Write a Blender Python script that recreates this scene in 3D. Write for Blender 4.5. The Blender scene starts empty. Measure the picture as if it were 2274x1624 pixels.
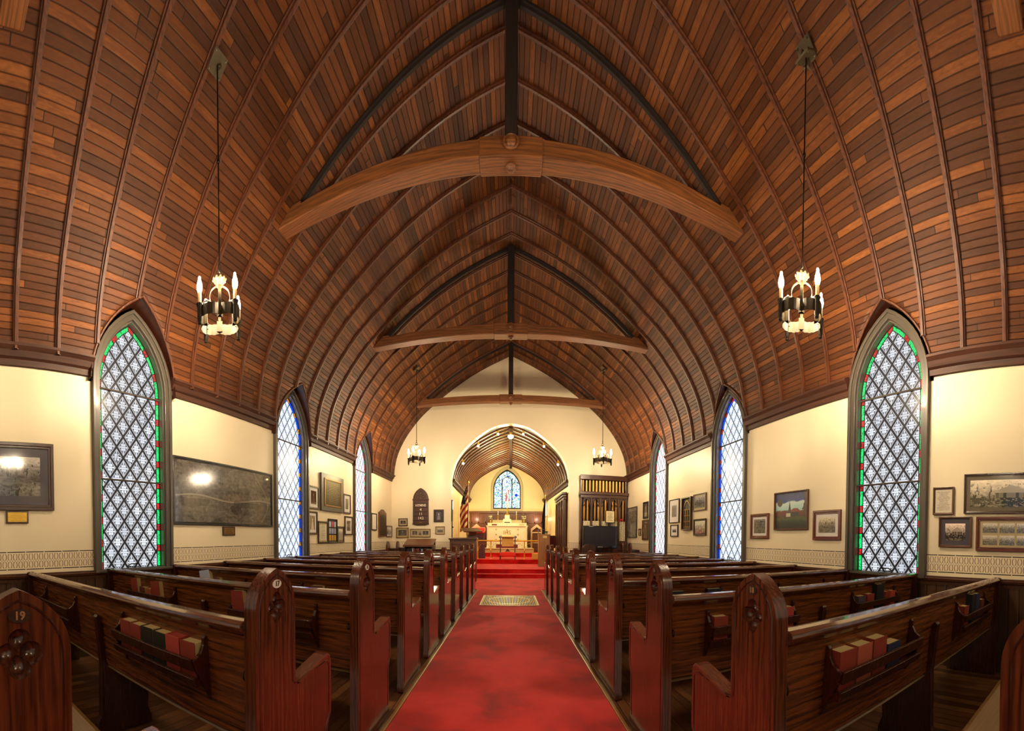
import bpy, bmesh, math, random
from mathutils import Vector, Matrix
random.seed(7)
PI = math.pi
S = bpy.context.scene
COL = S.collection

# ------------------------------------------------------------------ node helpers
class NT:
    def __init__(s, name):
        s.m = bpy.data.materials.new(name); s.m.use_nodes = True
        s.t = s.m.node_tree; s.t.nodes.clear()
        s.out = s.t.nodes.new('ShaderNodeOutputMaterial')
    def n(s, typ, **k):
        o = s.t.nodes.new(typ)
        for a, v in k.items(): setattr(o, a, v)
        return o
    def set(s, sock, v):
        if isinstance(v, bpy.types.NodeSocket): s.t.links.new(v, sock)
        elif isinstance(v, (tuple, list)) and len(v) == 3 and sock.type == 'RGBA': sock.default_value = (*v, 1)
        else: sock.default_value = v
    def m2(s, op, a, b=0.0, c=None, clamp=False):
        o = s.n('ShaderNodeMath', operation=op, use_clamp=clamp)
        s.set(o.inputs[0], a); s.set(o.inputs[1], b)
        if c is not None: s.set(o.inputs[2], c)
        return o.outputs[0]
    def add(s, a, b): return s.m2('ADD', a, b)
    def sub(s, a, b): return s.m2('SUBTRACT', a, b)
    def mul(s, a, b): return s.m2('MULTIPLY', a, b)
    def div(s, a, b): return s.m2('DIVIDE', a, b)
    def abs(s, a): return s.m2('ABSOLUTE', a)
    def floor(s, a): return s.m2('FLOOR', a)
    def frac(s, a): return s.m2('FRACT', a)
    def mx(s, a, b): return s.m2('MAXIMUM', a, b)
    def mn(s, a, b): return s.m2('MINIMUM', a, b)
    def lt(s, a, b): return s.m2('LESS_THAN', a, b)
    def gt(s, a, b): return s.m2('GREATER_THAN', a, b)
    def sin(s, a): return s.m2('SINE', a)
    def mix(s, f, a, b, bt='MIX'):
        o = s.n('ShaderNodeMix', data_type='RGBA', blend_type=bt)
        s.set(o.inputs[0], f); s.set(o.inputs[6], a); s.set(o.inputs[7], b)
        return o.outputs[2]
    def xyz(s, vec):
        o = s.n('ShaderNodeSeparateXYZ'); s.set(o.inputs[0], vec); return o.outputs
    def comb(s, x, y, z=0.0):
        o = s.n('ShaderNodeCombineXYZ')
        s.set(o.inputs[0], x); s.set(o.inputs[1], y); s.set(o.inputs[2], z); return o.outputs[0]
    def obj(s): return s.n('ShaderNodeTexCoord').outputs['Object']
    def gen(s): return s.n('ShaderNodeTexCoord').outputs['Generated']
    def uv(s): return s.n('ShaderNodeTexCoord').outputs['UV']
    def rnd(s): return s.n('ShaderNodeObjectInfo').outputs['Random']
    def noise(s, vec, scale=5, detail=3, rough=.5, dist=0, col=False):
        o = s.n('ShaderNodeTexNoise')
        s.set(o.inputs['Vector'], vec); s.set(o.inputs['Scale'], scale); s.set(o.inputs['Detail'], detail)
        s.set(o.inputs['Roughness'], rough); s.set(o.inputs['Distortion'], dist)
        return o.outputs[1 if col else 0]
    def vor(s, vec, scale=5, feat='F1', out=0):
        o = s.n('ShaderNodeTexVoronoi', feature=feat)
        s.set(o.inputs['Vector'], vec); s.set(o.inputs['Scale'], scale); return o.outputs[out]
    def wn(s, vec, out=0):
        o = s.n('ShaderNodeTexWhiteNoise', noise_dimensions='3D'); s.set(o.inputs[0], vec); return o.outputs[out]
    def ramp(s, f, stops, interp='LINEAR'):
        o = s.n('ShaderNodeValToRGB'); o.color_ramp.interpolation = interp
        e = o.color_ramp.elements
        while len(e) > 1: e.remove(e[-1])
        e[0].position = stops[0][0]; e[0].color = (*stops[0][1], 1)
        for p, c in stops[1:]:
            q = e.new(p); q.color = (*c, 1)
        s.set(o.inputs[0], f); return o.outputs[0]
    def bump(s, h, strength=.3, dist=.01):
        o = s.n('ShaderNodeBump'); s.set(o.inputs['Height'], h)
        o.inputs['Strength'].default_value = strength; o.inputs['Distance'].default_value = dist
        return o.outputs[0]
    def bsdf(s, col=(.5, .5, .5), rough=.5, metal=0, bump=None, coat=0, coatr=.1, em=None, ems=0, spec=.5, sheen=0, alpha=None):
        b = s.n('ShaderNodeBsdfPrincipled')
        s.set(b.inputs['Base Color'], col); s.set(b.inputs['Roughness'], rough); s.set(b.inputs['Metallic'], metal)
        s.set(b.inputs['Coat Weight'], coat); s.set(b.inputs['Coat Roughness'], coatr)
        s.set(b.inputs['Specular IOR Level'], spec); s.set(b.inputs['Sheen Weight'], sheen)
        if bump is not None: s.set(b.inputs['Normal'], bump)
        if em is not None:
            s.set(b.inputs['Emission Color'], em); s.set(b.inputs['Emission Strength'], ems)
        s.t.links.new(b.outputs[0], s.out.inputs[0]); return s.m
    def emit(s, col, st):
        e = s.n('ShaderNodeEmission'); s.set(e.inputs[0], col); s.set(e.inputs[1], st)
        s.t.links.new(e.outputs[0], s.out.inputs[0]); return s.m

def srgb(r, g, b):
    f = lambda c: (c/255/12.92) if c/255 <= .04045 else ((c/255+.055)/1.055)**2.4
    return (f(r), f(g), f(b))

def plain(name, col, rough=.5, metal=0, coat=0, noise=.0, spec=.5, sheen=0):
    k = NT(name)
    c = col
    bp = None
    if noise:
        f = k.noise(k.obj(), 14, 4)
        c = k.mix(k.mul(f, noise), col, tuple(x*.35 for x in col))
        bp = k.bump(f, .08, .004)
    return k.bsdf(c, rough, metal, bp, coat, spec=spec, sheen=sheen)

def wood(name, dark, light, axis='X', rough=.35, coat=.35, coatr=.18, scale=1.0, ring=1.0, contrast=1.0):
    """oak: grain runs along axis; object coordinates, offset per object"""
    k = NT(name)
    v = k.obj()
    off = k.mul(k.rnd(), 37.0)
    x, y, z = k.xyz(v)
    ix = 'XYZ'.index(axis)
    c = [x, y, z]
    c = [k.add(q, k.mul(off, m)) for q, m in zip(c, (1, .7, .43))]
    st = [k.mul(q, scale*(1.0 if i != ix else .12)) for i, q in enumerate(c)]
    vec = k.comb(*st)
    warp = k.noise(vec, 5.0, 2, .5)
    w = k.n('ShaderNodeTexWave', wave_type='RINGS' if ring else 'BANDS', rings_direction='SPHERICAL')
    k.set(w.inputs['Vector'], vec); w.inputs['Scale'].default_value = 15*ring
    w.inputs['Distortion'].default_value = 7; w.inputs['Detail'].default_value = 3; w.inputs['Detail Scale'].default_value = 2.0
    fine = [k.mul(q, scale*(95 if i != ix else 2.6)) for i, q in enumerate(c)]
    fn = k.noise(k.comb(*fine), 1.0, 3, .6)
    f = k.add(k.mul(w.outputs['Fac'], .26), k.mul(fn, .80))
    f = k.m2('MULTIPLY_ADD', k.sub(f, .5), contrast, .5, clamp=True)
    col = k.ramp(f, [(0.12, dark), (.5, tuple((a*.45+b*.55) for a, b in zip(dark, light))), (.85, light)])
    col = k.mix(k.mul(warp, .45), col, dark)
    return k.bsdf(col, k.add(k.mul(fn, .15), rough-.07), 0, k.bump(fn, .12, .003), coat, coatr)

# ------------------------------------------------------------------ mesh helpers
class MB:
    def __init__(s): s.v = []; s.f = []; s.mi = []; s.uvs = {}; s.cm = 0
    def quad(s, a, b, c, d, uv=None):
        i = len(s.v); s.v += [a, b, c, d]; s.f.append((i, i+1, i+2, i+3)); s.mi.append(s.cm)
        if uv: s.uvs[len(s.f)-1] = uv
    def poly(s, pts, uv=None):
        i = len(s.v); s.v += list(pts); s.f.append(tuple(range(i, i+len(pts)))); s.mi.append(s.cm)
        if uv: s.uvs[len(s.f)-1] = uv
    def box(s, x0, x1, y0, y1, z0, z1):
        i = len(s.v)
        s.v += [(x0,y0,z0),(x1,y0,z0),(x1,y1,z0),(x0,y1,z0),(x0,y0,z1),(x1,y0,z1),(x1,y1,z1),(x0,y1,z1)]
        for q in ((0,3,2,1),(4,5,6,7),(0,1,5,4),(1,2,6,5),(2,3,7,6),(3,0,4,7)):
            s.f.append(tuple(i+k for k in q)); s.mi.append(s.cm)
        return s
    def prism(s, pts, axis, a0, a1):
        """pts 2D in the two other axes (order: for X ->(y,z), Y->(x,z), Z->(x,y))"""
        def P(p, a): return {'X': (a, p[0], p[1]), 'Y': (p[0], a, p[1]), 'Z': (p[0], p[1], a)}[axis]
        n = len(pts); i = len(s.v)
        s.v += [P(p, a0) for p in pts] + [P(p, a1) for p in pts]
        s.f.append(tuple(i+k for k in range(n))); s.f.append(tuple(i+n+k for k in reversed(range(n)))); s.mi += [s.cm]*2
        for k in range(n):
            l = (k+1) % n
            s.f.append((i+k, i+n+k, i+n+l, i+l)); s.mi.append(s.cm)
        return s
    def ring(s, outer, inner, axis, a0, a1, closed=True):
        """solid band between two equal-length 2D outlines"""
        def P(p, a): return {'X': (a, p[0], p[1]), 'Y': (p[0], a, p[1]), 'Z': (p[0], p[1], a)}[axis]
        n = len(outer); i = len(s.v)
        s.v += [P(p, a0) for p in outer]+[P(p, a0) for p in inner]+[P(p, a1) for p in outer]+[P(p, a1) for p in inner]
        R = range(n if closed else n-1)
        for k in R:
            l = (k+1) % n
            for q in ((k, l, n+l, n+k), (2*n+k, 3*n+k, 3*n+l, 2*n+l), (k, 2*n+k, 2*n+l, l), (n+k, n+l, 3*n+l, 3*n+k)):
                s.f.append(tuple(i+w for w in q)); s.mi.append(s.cm)
        if not closed:
            for k in (0, n-1):
                s.f.append((i+k, i+n+k, i+3*n+k, i+2*n+k)); s.mi.append(s.cm)
        return s
    def tube(s, pts, r, n=8, closed=False, caps=True):
        pts = [Vector(p) for p in pts]; m = len(pts); i = len(s.v)
        up = Vector((0, 0, 1)); prev = None
        for k, p in enumerate(pts):
            if closed: t = pts[(k+1) % m]-pts[k-1]
            else: t = pts[min(k+1, m-1)]-pts[max(k-1, 0)]
            t.normalize()
            if prev is None:
                a = t.cross(up)
                if a.length < 1e-3: a = t.cross(Vector((1, 0, 0)))
            else: a = prev-t*prev.dot(t)
            a.normalize(); prev = a; b = t.cross(a)
            rr = r[k] if isinstance(r, (list, tuple)) else r
            for j in range(n):
                q = 2*PI*j/n; s.v.append(tuple(p+a*math.cos(q)*rr+b*math.sin(q)*rr))
        for k in range(m if closed else m-1):
            for j in range(n):
                a, b = i+k*n+j, i+k*n+(j+1) % n
                c, d = i+((k+1) % m)*n+(j+1) % n, i+((k+1) % m)*n+j
                s.f.append((a, b, c, d)); s.mi.append(s.cm)
        if caps and not closed:
            s.f.append(tuple(i+j for j in reversed(range(n)))); s.f.append(tuple(i+(m-1)*n+j for j in range(n))); s.mi += [s.cm]*2
        return s
    def lathe(s, prof, c=(0, 0, 0), n=16):
        i = len(s.v); m = len(prof)
        for r, z in prof:
            for j in range(n):
                q = 2*PI*j/n; s.v.append((c[0]+r*math.cos(q), c[1]+r*math.sin(q), c[2]+z))
        for k in range(m-1):
            for j in range(n):
                s.f.append((i+k*n+j, i+k*n+(j+1) % n, i+(k+1)*n+(j+1) % n, i+(k+1)*n+j)); s.mi.append(s.cm)
        s.f.append(tuple(i+j for j in reversed(range(n)))); s.f.append(tuple(i+(m-1)*n+j for j in range(n))); s.mi += [s.cm]*2
        return s
    def build(s, name, mats, parent=None, smooth=False, bevel=0, seg=2, loc=None, recalc=True):
        me = bpy.data.meshes.new(name)
        me.from_pydata([tuple(v) for v in s.v], [], s.f)
        if not isinstance(mats, (list, tuple)): mats = [mats]
        for m in mats: me.materials.append(m)
        me.polygons.foreach_set('material_index', s.mi)
        if s.uvs:
            ul = me.uv_layers.new(name='UVMap')
            for fi, uv in s.uvs.items():
                p = me.polygons[fi]
                for li, c in zip(p.loop_indices, uv): ul.data[li].uv = c
        if recalc:
            b = bmesh.new(); b.from_mesh(me)
            bmesh.ops.remove_doubles(b, verts=b.verts, dist=1e-5)
            bmesh.ops.recalc_face_normals(b, faces=b.faces); b.to_mesh(me); b.free()
        me.update()
        if smooth:
            me.polygons.foreach_set('use_smooth', [True]*len(me.polygons))
            me.set_sharp_from_angle(angle=math.radians(38))
        o = bpy.data.objects.new(name, me); COL.objects.link(o)
        if parent: o.parent = parent
        if loc: o.location = loc
        if bevel:
            md = o.modifiers.new('bevel', 'BEVEL'); md.width = bevel; md.segments = seg; md.limit_method = 'ANGLE'; md.angle_limit = math.radians(40)
        return o

def tag(o, label=None, cat=None, group=None, kind=None):
    if label: o['label'] = label
    if cat: o['category'] = cat
    if group: o['group'] = group
    if kind: o['kind'] = kind
    return o
def empty(name, loc, label, cat, group=None, rz=0):
    o = bpy.data.objects.new(name, None); COL.objects.link(o); o.location = loc; o.rotation_euler = (0, 0, rz)
    o.empty_display_size = .1
    return tag(o, label, cat, group)
def copy_tree(o, parent=None):
    c = o.copy(); COL.objects.link(c)
    if parent: c.parent = parent
    for ch in list(o.children): copy_tree(ch, c)
    return c
def text(name, body, size, mat, parent, loc, rot, ext=.001, align='CENTER', bold=0):
    cu = bpy.data.curves.new(name, 'FONT'); cu.body = body; cu.size = size; cu.extrude = ext; cu.align_x = align; cu.align_y = 'CENTER'
    cu.offset = bold; cu.resolution_u = 2
    t = bpy.data.objects.new(name, cu); COL.objects.link(t)
    dg = bpy.context.evaluated_depsgraph_get(); me = bpy.data.meshes.new_from_object(t.evaluated_get(dg))
    bpy.data.objects.remove(t)
    me.materials.clear(); me.materials.append(mat)
    o = bpy.data.objects.new(name, me); COL.objects.link(o); o.parent = parent; o.location = loc; o.rotation_euler = rot
    return o
def catmull(P, n=6):
    out = []
    for i in range(len(P)-1):
        p0 = P[max(i-1, 0)]; p1 = P[i]; p2 = P[i+1]; p3 = P[min(i+2, len(P)-1)]
        for k in range(n):
            t = k/n
            out.append(tuple(.5*((2*b)+(-a+c)*t+(2*a-5*b+4*c-d)*t*t+(-a+3*b-3*c+d)*t**3) for a, b, c, d in zip(p0, p1, p2, p3)))
    out.append(P[-1]); return out

# ------------------------------------------------------------------ dimensions
XL, XR = -3.5, 3.43
Y0, YE = -1.7, 10.6
ZC = 2.9
PROF = catmull([(3.42,3.02),(3.385,3.35),(3.30,3.68),(3.155,3.99),(2.95,4.305),(2.65,4.66),(2.38,4.91),(2.16,5.08),(1.80,5.36),(1.29,5.70),(.93,5.91),(.56,6.10),(.04,6.345),(0,6.365)], 4)
ARC = [0]
for a, b in zip(PROF, PROF[1:]): ARC.append(ARC[-1]+math.dist(a, b))
ST = ARC[-1]
def at_s(s_):
    for i in range(len(ARC)-1):
        if s_ <= ARC[i+1] or i == len(ARC)-2:
            t = (s_-ARC[i])/max(1e-9, ARC[i+1]-ARC[i]); a, b = PROF[i], PROF[i+1]
            return (a[0]+(b[0]-a[0])*t, a[1]+(b[1]-a[1])*t)
def x_at_z(z):
    for a, b in zip(PROF, PROF[1:]):
        if a[1] <= z <= b[1]:
            t = (z-a[1])/(b[1]-a[1]); return a[0]+(b[0]-a[0])*t
    return 3.42 if z < 3.02 else 0
def s_at_z(z):
    for i, (a, b) in enumerate(zip(PROF, PROF[1:])):
        if a[1] <= z <= b[1]:
            t = (z-a[1])/(b[1]-a[1]); return ARC[i]+(ARC[i+1]-ARC[i])*t
    return 0
def z_at_x(x):
    x = abs(x)
    for a, b in zip(PROF, PROF[1:]):
        if b[0] <= x <= a[0]:
            t = (a[0]-x)/max(1e-9, a[0]-b[0]); return a[1]+(b[1]-a[1])*t
    return 3.02
WINL = [-.86, 2.20, 5.26, 8.31]
WINR = [-.86, 2.155, 5.15, 8.12]
ZS, CEN = 2.86, .47
def arch(half, spring, base=None, n=10, ctr=CEN):
    """pointed arch outline (h, z) from left springing to right; optional down to base"""
    R = half+ctr; a_end = math.acos(ctr/R)
    L = []
    for k in range(n+1):
        a = a_end*k/n
        L.append((ctr-R*math.cos(a), spring+R*math.sin(a)))
    Rr = [(-h, z) for h, z in reversed(L[:-1])]
    o = L+Rr
    if base is not None: o = [(-half, base)]+o+[(half, base)]
    return o
OUT_H = .545
def arch_z(dy, half=OUT_H, spring=ZS, ctr=CEN):
    dy = abs(dy)
    if dy >= half: return None
    R = half+ctr
    return spring+math.sqrt(R*R-(dy+ctr)**2)

# ------------------------------------------------------------------ materials
def ceiling_mat(nm='ceiling_boards', dk=0, dc=(0, 0, 0)):
    k = NT(nm)
    u, v, _ = k.xyz(k.uv())
    bi = k.floor(k.div(v, .061)); bf = k.frac(k.div(v, .061))
    r1 = k.wn(k.comb(bi, 3.1))
    L = k.add(1.3, k.mul(r1, 1.6))
    seg = k.floor(k.div(k.add(u, k.mul(r1, 17.0)), L))
    sf = k.frac(k.div(k.add(u, k.mul(r1, 17.0)), L))
    r2 = k.wn(k.comb(bi, seg, 1.7)); r3 = k.wn(k.comb(seg, bi, 9.2))
    g = k.noise(k.comb(k.mul(u, 3.5), k.mul(v, 60), k.mul(r2, 50)), 1.0, 4, .6, .4)
    blot = k.noise(k.comb(k.mul(u, 2), k.mul(v, 6), r2), 1.2, 3)
    fig = k.noise(k.comb(k.mul(u, 9), k.mul(v, 26), k.mul(r2, 30)), 1.0, 3, .55, 1.2)
    f = k.add(k.mul(r2, .44), k.add(k.mul(g, .28), k.mul(fig, .28)))
    col = k.ramp(f, [(.14, srgb(42, 20, 8)), (.40, srgb(78, 42, 16)), (.62, srgb(106, 58, 22)), (.90, srgb(162, 98, 42))])
    col = k.mix(k.mul(r3, .28), col, srgb(82, 38, 14))
    col = k.mix(k.mul(k.sub(blot, .4), .6), col, srgb(60, 26, 12))
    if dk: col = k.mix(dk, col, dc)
    e = k.mn(bf, k.sub(1.0, bf))
    gr = k.m2('SUBTRACT', 1.0, k.div(e, .095), clamp=True)
    gs = k.lt(k.mn(sf, k.sub(1.0, sf)), .002)
    line = k.mx(gr, gs)
    col = k.mix(k.mul(line, .9), col, srgb(18, 8, 4))
    h = k.sub(k.mn(k.div(e, .12), 1.0), k.mul(g, .12))
    return k.bsdf(col, k.add(.50+dk*.2, k.mul(g, .16)), 0, k.bump(h, .6, .007), 0, .35, spec=.28 if not dk else .15)

def plaster_mat(name, hx, frieze=True, base=srgb(236, 220, 186)):
    k = NT(name)
    x, y, z = k.xyz(k.obj())
    h = x if hx else y
    n1 = k.noise(k.obj(), 1.3, 4, .55); n2 = k.noise(k.obj(), 40, 2)
    col = k.mix(k.mul(k.sub(n1, .35), .5), base, tuple(c*.80 for c in base))
    if frieze:
        z0, z1 = .918, 1.10
        t = k.div(k.sub(z, z0), z1-z0)
        inside = k.mul(k.gt(t, 0.0), k.lt(t, 1.0))
        # dashes
        dash = k.gt(k.frac(k.div(h, .19)), .05)
        ln = k.add(k.lt(k.abs(k.sub(t, .965)), .024), k.lt(k.abs(k.sub(t, .035)), .024))
        ln = k.mul(k.mul(ln, dash), inside)
        # s curves
        P = .053
        p = k.sub(k.frac(k.div(h, P)), .5)
        row = k.mul(k.sub(t, .5), 2.0)
        ar = k.abs(row)
        zz = k.div(k.sub(ar, .42), .34)
        bend = k.sub(.27, k.mul(.11, k.m2('COSINE', k.mul(zz, 1.6))))
        c1 = k.lt(k.abs(k.sub(k.abs(p), bend)), .065)
        c1 = k.mul(c1, k.lt(k.abs(zz), 1.0))
        c2 = k.lt(k.abs(k.sub(k.abs(p), k.add(.13, k.mul(.32, k.mul(zz, zz))))), .03)
        c2 = k.mul(c2, k.lt(k.abs(zz), 1.05))
        dot = k.lt(k.add(k.mul(k.mul(p, p), 1.0), k.mul(k.mul(row, row), .35)), .004)
        q2 = k.sub(.5, k.abs(p))
        dot2 = k.lt(k.add(k.mul(q2, q2), k.mul(k.mul(row, row), .35)), .004)
        red = k.mul(c1, inside); dk = k.mul(k.mx(k.mx(dot, dot2), c2), inside)
        col = k.mix(k.mul(red, .85), col, srgb(122, 52, 40))
        col = k.mix(k.mul(dk, .6), col, srgb(90, 80, 66))
        col = k.mix(ln, col, srgb(38, 26, 22))
    return k.bsdf(col, .42, 0, k.bump(k.add(k.mul(n2, .2), n1), .06, .01), spec=.35)

M = {}
M['ceil'] = ceiling_mat()
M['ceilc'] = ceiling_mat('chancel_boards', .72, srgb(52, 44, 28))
M['wall_s'] = plaster_mat('cream_plaster_side', False)
M['wall_e'] = plaster_mat('cream_plaster_end', True)
M['chan'] = plaster_mat('cream_plaster_chancel', True, False, srgb(240, 222, 168))
M['rib'] = wood('rib_wood', srgb(36, 17, 8), srgb(116, 60, 29), 'Z', .45, .08, scale=.6)
M['ribY'] = wood('cornice_wood', srgb(34, 15, 8), srgb(92, 46, 23), 'Y', .6, 0, scale=.6)
M['crib'] = wood('chancel_rib_wood', srgb(70, 36, 14), srgb(170, 100, 44), 'Z', .35, .3, scale=.6)
M['beam'] = wood('hewn_beam_wood', srgb(52, 28, 12), srgb(158, 96, 48), 'X', .55, 0, scale=.8, contrast=1.1)
M['post'] = wood('dark_post_wood', srgb(10, 6, 4), srgb(40, 20, 10), 'Z', .75, 0)
M['pewX'] = wood('pew_oak_long', srgb(44, 20, 10), srgb(142, 78, 34), 'X', .26, .5, .14, scale=1.25, contrast=1.4)
M['pewZ'] = wood('pew_oak_upright', srgb(34, 15, 9), srgb(118, 60, 33), 'Z', .24, .5, .12, scale=1.3, contrast=1.35)
M['pewY'] = wood('pew_arm_oak', srgb(70, 34, 20), srgb(128, 68, 38), 'Y', .2, .8, .1, scale=1.0, ring=1)
M['pewD'] = wood('pew_oak_dark', srgb(20, 9, 6), srgb(84, 38, 20), 'Z', .25, .5, .15, scale=1.4)
M['pewR'] = wood('pew_rail_oak', srgb(48, 22, 12), srgb(118, 64, 34), 'X', .16, .9, .06, scale=1.2)
M['seat'] = wood('seat_oak', srgb(88, 62, 30), srgb(120, 88, 46), 'X', .3, .35, .25, scale=1.2)
M['wain'] = None
M['case'] = plain('window_casing_paint', srgb(78, 70, 60), .42, coat=.1)
M['case2'] = wood('dark_reveal_wood', srgb(30, 13, 8), srgb(84, 40, 22), 'X', .35, .3)
M['iron'] = plain('wrought_iron', srgb(44, 38, 30), .42, .8)
M['brassy'] = plain('lamp_bronze', srgb(64, 50, 26), .55, .45, noise=.5)
M['brass'] = plain('polished_brass', srgb(228, 184, 72), .25, .6)
M['candle'] = plain('candle_sleeve', srgb(226, 190, 122), .5)
M['ridge'] = plain('ridge_brown', srgb(52, 32, 18), .8, spec=.15)
M['jamb'] = plain('jamb_gloss_paint', srgb(84, 78, 68), .22, coat=.7, spec=.8)
M['black'] = plain('black_plastic', srgb(14, 14, 16), .18, coat=.5)
M['white'] = plain('white_enamel', srgb(225, 222, 214), .4)
M['marble'] = plain('white_marble', srgb(240, 228, 196), .35, noise=.15)
M['stone'] = plain('pale_stone', srgb(205, 186, 140), .6, noise=.3)
M['bronze'] = plain('dark_bronze', srgb(74, 54, 46), .4, .6)
M['gilt'] = plain('gilt_mark', srgb(170, 130, 60), .4, .7)
M['lead'] = plain('lead_came', srgb(20, 20, 20), .5, .3)
M['text_dark'] = plain('engraving', srgb(50, 34, 16), .6)
M['cream_text'] = plain('cream_numerals', srgb(236, 220, 190), .5)
M['darkwood'] = wood('dark_oak_joinery', srgb(34, 17, 10), srgb(96, 52, 28), 'Z', .35, .3)
M['midwood'] = wood('brown_oak_panelling', srgb(62, 34, 20), srgb(134, 80, 46), 'Z', .4, .2)
M['lightoak'] = wood('light_oak', srgb(122, 80, 40), srgb(186, 134, 76), 'Z', .4, .2, scale=2)
def wains():
    k = NT('wainscot_boards')
    x, y, z = k.xyz(k.obj())
    h = k.add(x, y)
    b = k.frac(k.div(h, .105)); bi = k.floor(k.div(h, .105)); r = k.wn(k.comb(bi, 2.2))
    g = k.noise(k.comb(k.mul(h, 50), k.mul(z, 3), r), 1, 4, .6)
    col = k.ramp(k.add(k.mul(g, .7), k.mul(r, .3)), [(.15, srgb(30, 18, 12)), (.8, srgb(92, 62, 40))])
    e = k.mn(b, k.sub(1.0, b)); col = k.mix(k.lt(e, .035), col, srgb(8, 5, 4))
    return k.bsdf(col, .35, 0, k.bump(k.mn(k.div(e, .1), 1.0), .5, .006), .3, .25)
M['wain'] = wains()
def floor_mat():
    k = NT('floorboards')
    x, y, z = k.xyz(k.obj())
    b = k.frac(k.div(x, .072)); bi = k.floor(k.div(x, .072)); r = k.wn(k.comb(bi, 5.2))
    sg = k.floor(k.div(k.add(y, k.mul(r, 9)), 1.6)); r2 = k.wn(k.comb(bi, sg))
    g = k.noise(k.comb(k.mul(x, 60), k.mul(y, 4), k.mul(r2, 20)), 1, 4, .65)
    wear = k.noise(k.obj(), 3.2, 4, .6)
    col = k.ramp(k.add(k.mul(g, .6), k.mul(r2, .4)), [(.15, srgb(56, 32, 18)), (.55, srgb(112, 70, 40)), (.9, srgb(160, 112, 66))])
    col = k.mix(k.mul(k.m2('SUBTRACT', wear, .45, clamp=True), 1.6), col, srgb(48, 26, 16))
    e = k.mn(b, k.sub(1.0, b)); col = k.mix(k.lt(e, .03), col, srgb(14, 8, 5))
    return k.bsdf(col, .32, 0, k.bump(k.add(k.mn(k.div(e, .08), 1.0), k.mul(g, .2)), .35, .004), .3, .25)
M['floor'] = floor_mat()
def carpet_mat():
    k = NT('red_carpet')
    n = k.noise(k.obj(), 2.1, 5, .6, .4); p = k.noise(k.obj(), 420, 2); q = k.noise(k.obj(), 60, 3)
    col = k.ramp(n, [(.30, srgb(158, 10, 12)), (.46, srgb(216, 24, 24)), (.65, srgb(236, 44, 38))])
    col = k.mix(k.mul(p, .3), col, srgb(130, 8, 10))
    return k.bsdf(col, .95, 0, k.bump(k.add(p, k.mul(q, .5)), .5, .004), spec=.1, sheen=.25)
M['carpet'] = carpet_mat()
M['redcloth'] = plain('red_velvet', srgb(226, 44, 26), .8, sheen=.4)
M['redleather'] = plain('dark_red_cushion', srgb(110, 14, 20), .5)
M['goldcloth'] = plain('gold_damask', srgb(222, 184, 96), .6, noise=.3)
def purple():
    k = NT('purple_damask'); v = k.vor(k.obj(), 30)
    return k.bsdf(k.mix(v, srgb(44, 22, 40), srgb(96, 50, 70)), .6)
M['purple'] = purple()
def glass_mat(name, st, tint=(.86, .91, 1.0), lo=.10, haze=.0):
    k = NT(name)
    u, v, _ = k.xyz(k.uv())
    a = k.div(u, .172); b = k.div(v, .235)
    A = k.add(k.add(a, b), 50.5); B = k.add(k.sub(a, b), 50.5)
    p = k.sub(k.frac(A), .5); q = k.sub(k.frac(B), .5)
    ap, aq = k.abs(p), k.abs(q)
    edge = k.mx(ap, aq)
    lead = k.gt(edge, .462)
    x = k.abs(k.add(p, q)); y = k.abs(k.sub(p, q))
    r1 = k.wn(k.comb(k.floor(A), k.floor(B)))
    bar = k.mx(k.mul(k.lt(x, .055), k.lt(y, .66)), k.mul(k.lt(y, .055), k.lt(x, .62)))
    r = k.m2('SQRT', k.add(k.mul(x, x), k.mul(y, y)))
    th = k.m2('ARCTAN2', y, x)
    lob = k.abs(k.sin(k.mul(th, 2.0)))
    leaf = k.mul(k.lt(r, k.add(.1, k.mul(.33, lob))), k.gt(r, k.add(.06, k.mul(.13, lob))))
    tip = k.lt(k.add(k.abs(k.sub(k.mx(x, y), .52)), k.mul(k.mn(x, y), .8)), .085)
    br = k.mul(k.lt(k.abs(k.sub(edge, .385)), .018), 1.0)
    core = k.lt(r, .075)
    vo = k.gt(k.vor(k.comb(k.mul(p, 1.0), k.mul(q, 1.0)), 17, 'DISTANCE_TO_EDGE'), .11)
    lace = k.mul(k.mul(vo, k.lt(edge, .36)), .35)
    w = k.mx(k.mx(k.mx(bar, leaf), k.mx(tip, br)), k.mx(core, lace))
    grime = k.noise(k.uv(), 2.2, 4, .6)
    base = k.add(k.add(lo, k.mul(w, 1.0-lo)), haze)
    base = k.mul(base, k.add(.62, k.add(k.mul(r1, .25), k.mul(grime, .45))))
    crack = k.lt(k.vor(k.uv(), 1.9, 'DISTANCE_TO_EDGE'), .004)
    base = k.mul(base, k.sub(1.0, k.mx(lead, k.mul(crack, k.gt(grime, .52)))))
    base = k.add(base, .004)
    return k.bsdf((.02, .02, .025), .25, em=tint, ems=k.mul(base, st))
def tint_mat(name, c, st):
    k = NT(name)
    n = k.noise(k.obj(), 38, 2, .5, 1.5)
    f = k.add(.35, k.mul(k.gt(n, .47), .65))
    return k.bsdf((.02, .02, .02), .2, em=c, ems=k.mul(f, st))
GL = {1: glass_mat('leaded_glass_a', .85, lo=.03), 2: glass_mat('leaded_glass_b', 1.25, (.76, .86, 1.0), .3, .12), 3: glass_mat('leaded_glass_c', 1.25, (.93, .90, 1.0), .4, .15)}
TG = tint_mat('green_border_glass', (0.0, .62, .13), 1.5)
TR = tint_mat('red_border_glass', (.75, .02, .02), .9)
TB = tint_mat('blue_border_glass', (.0, .06, 1.0), 2.6)
TO = tint_mat('amber_border_glass', (1.0, .35, .02), 1.2)

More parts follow.
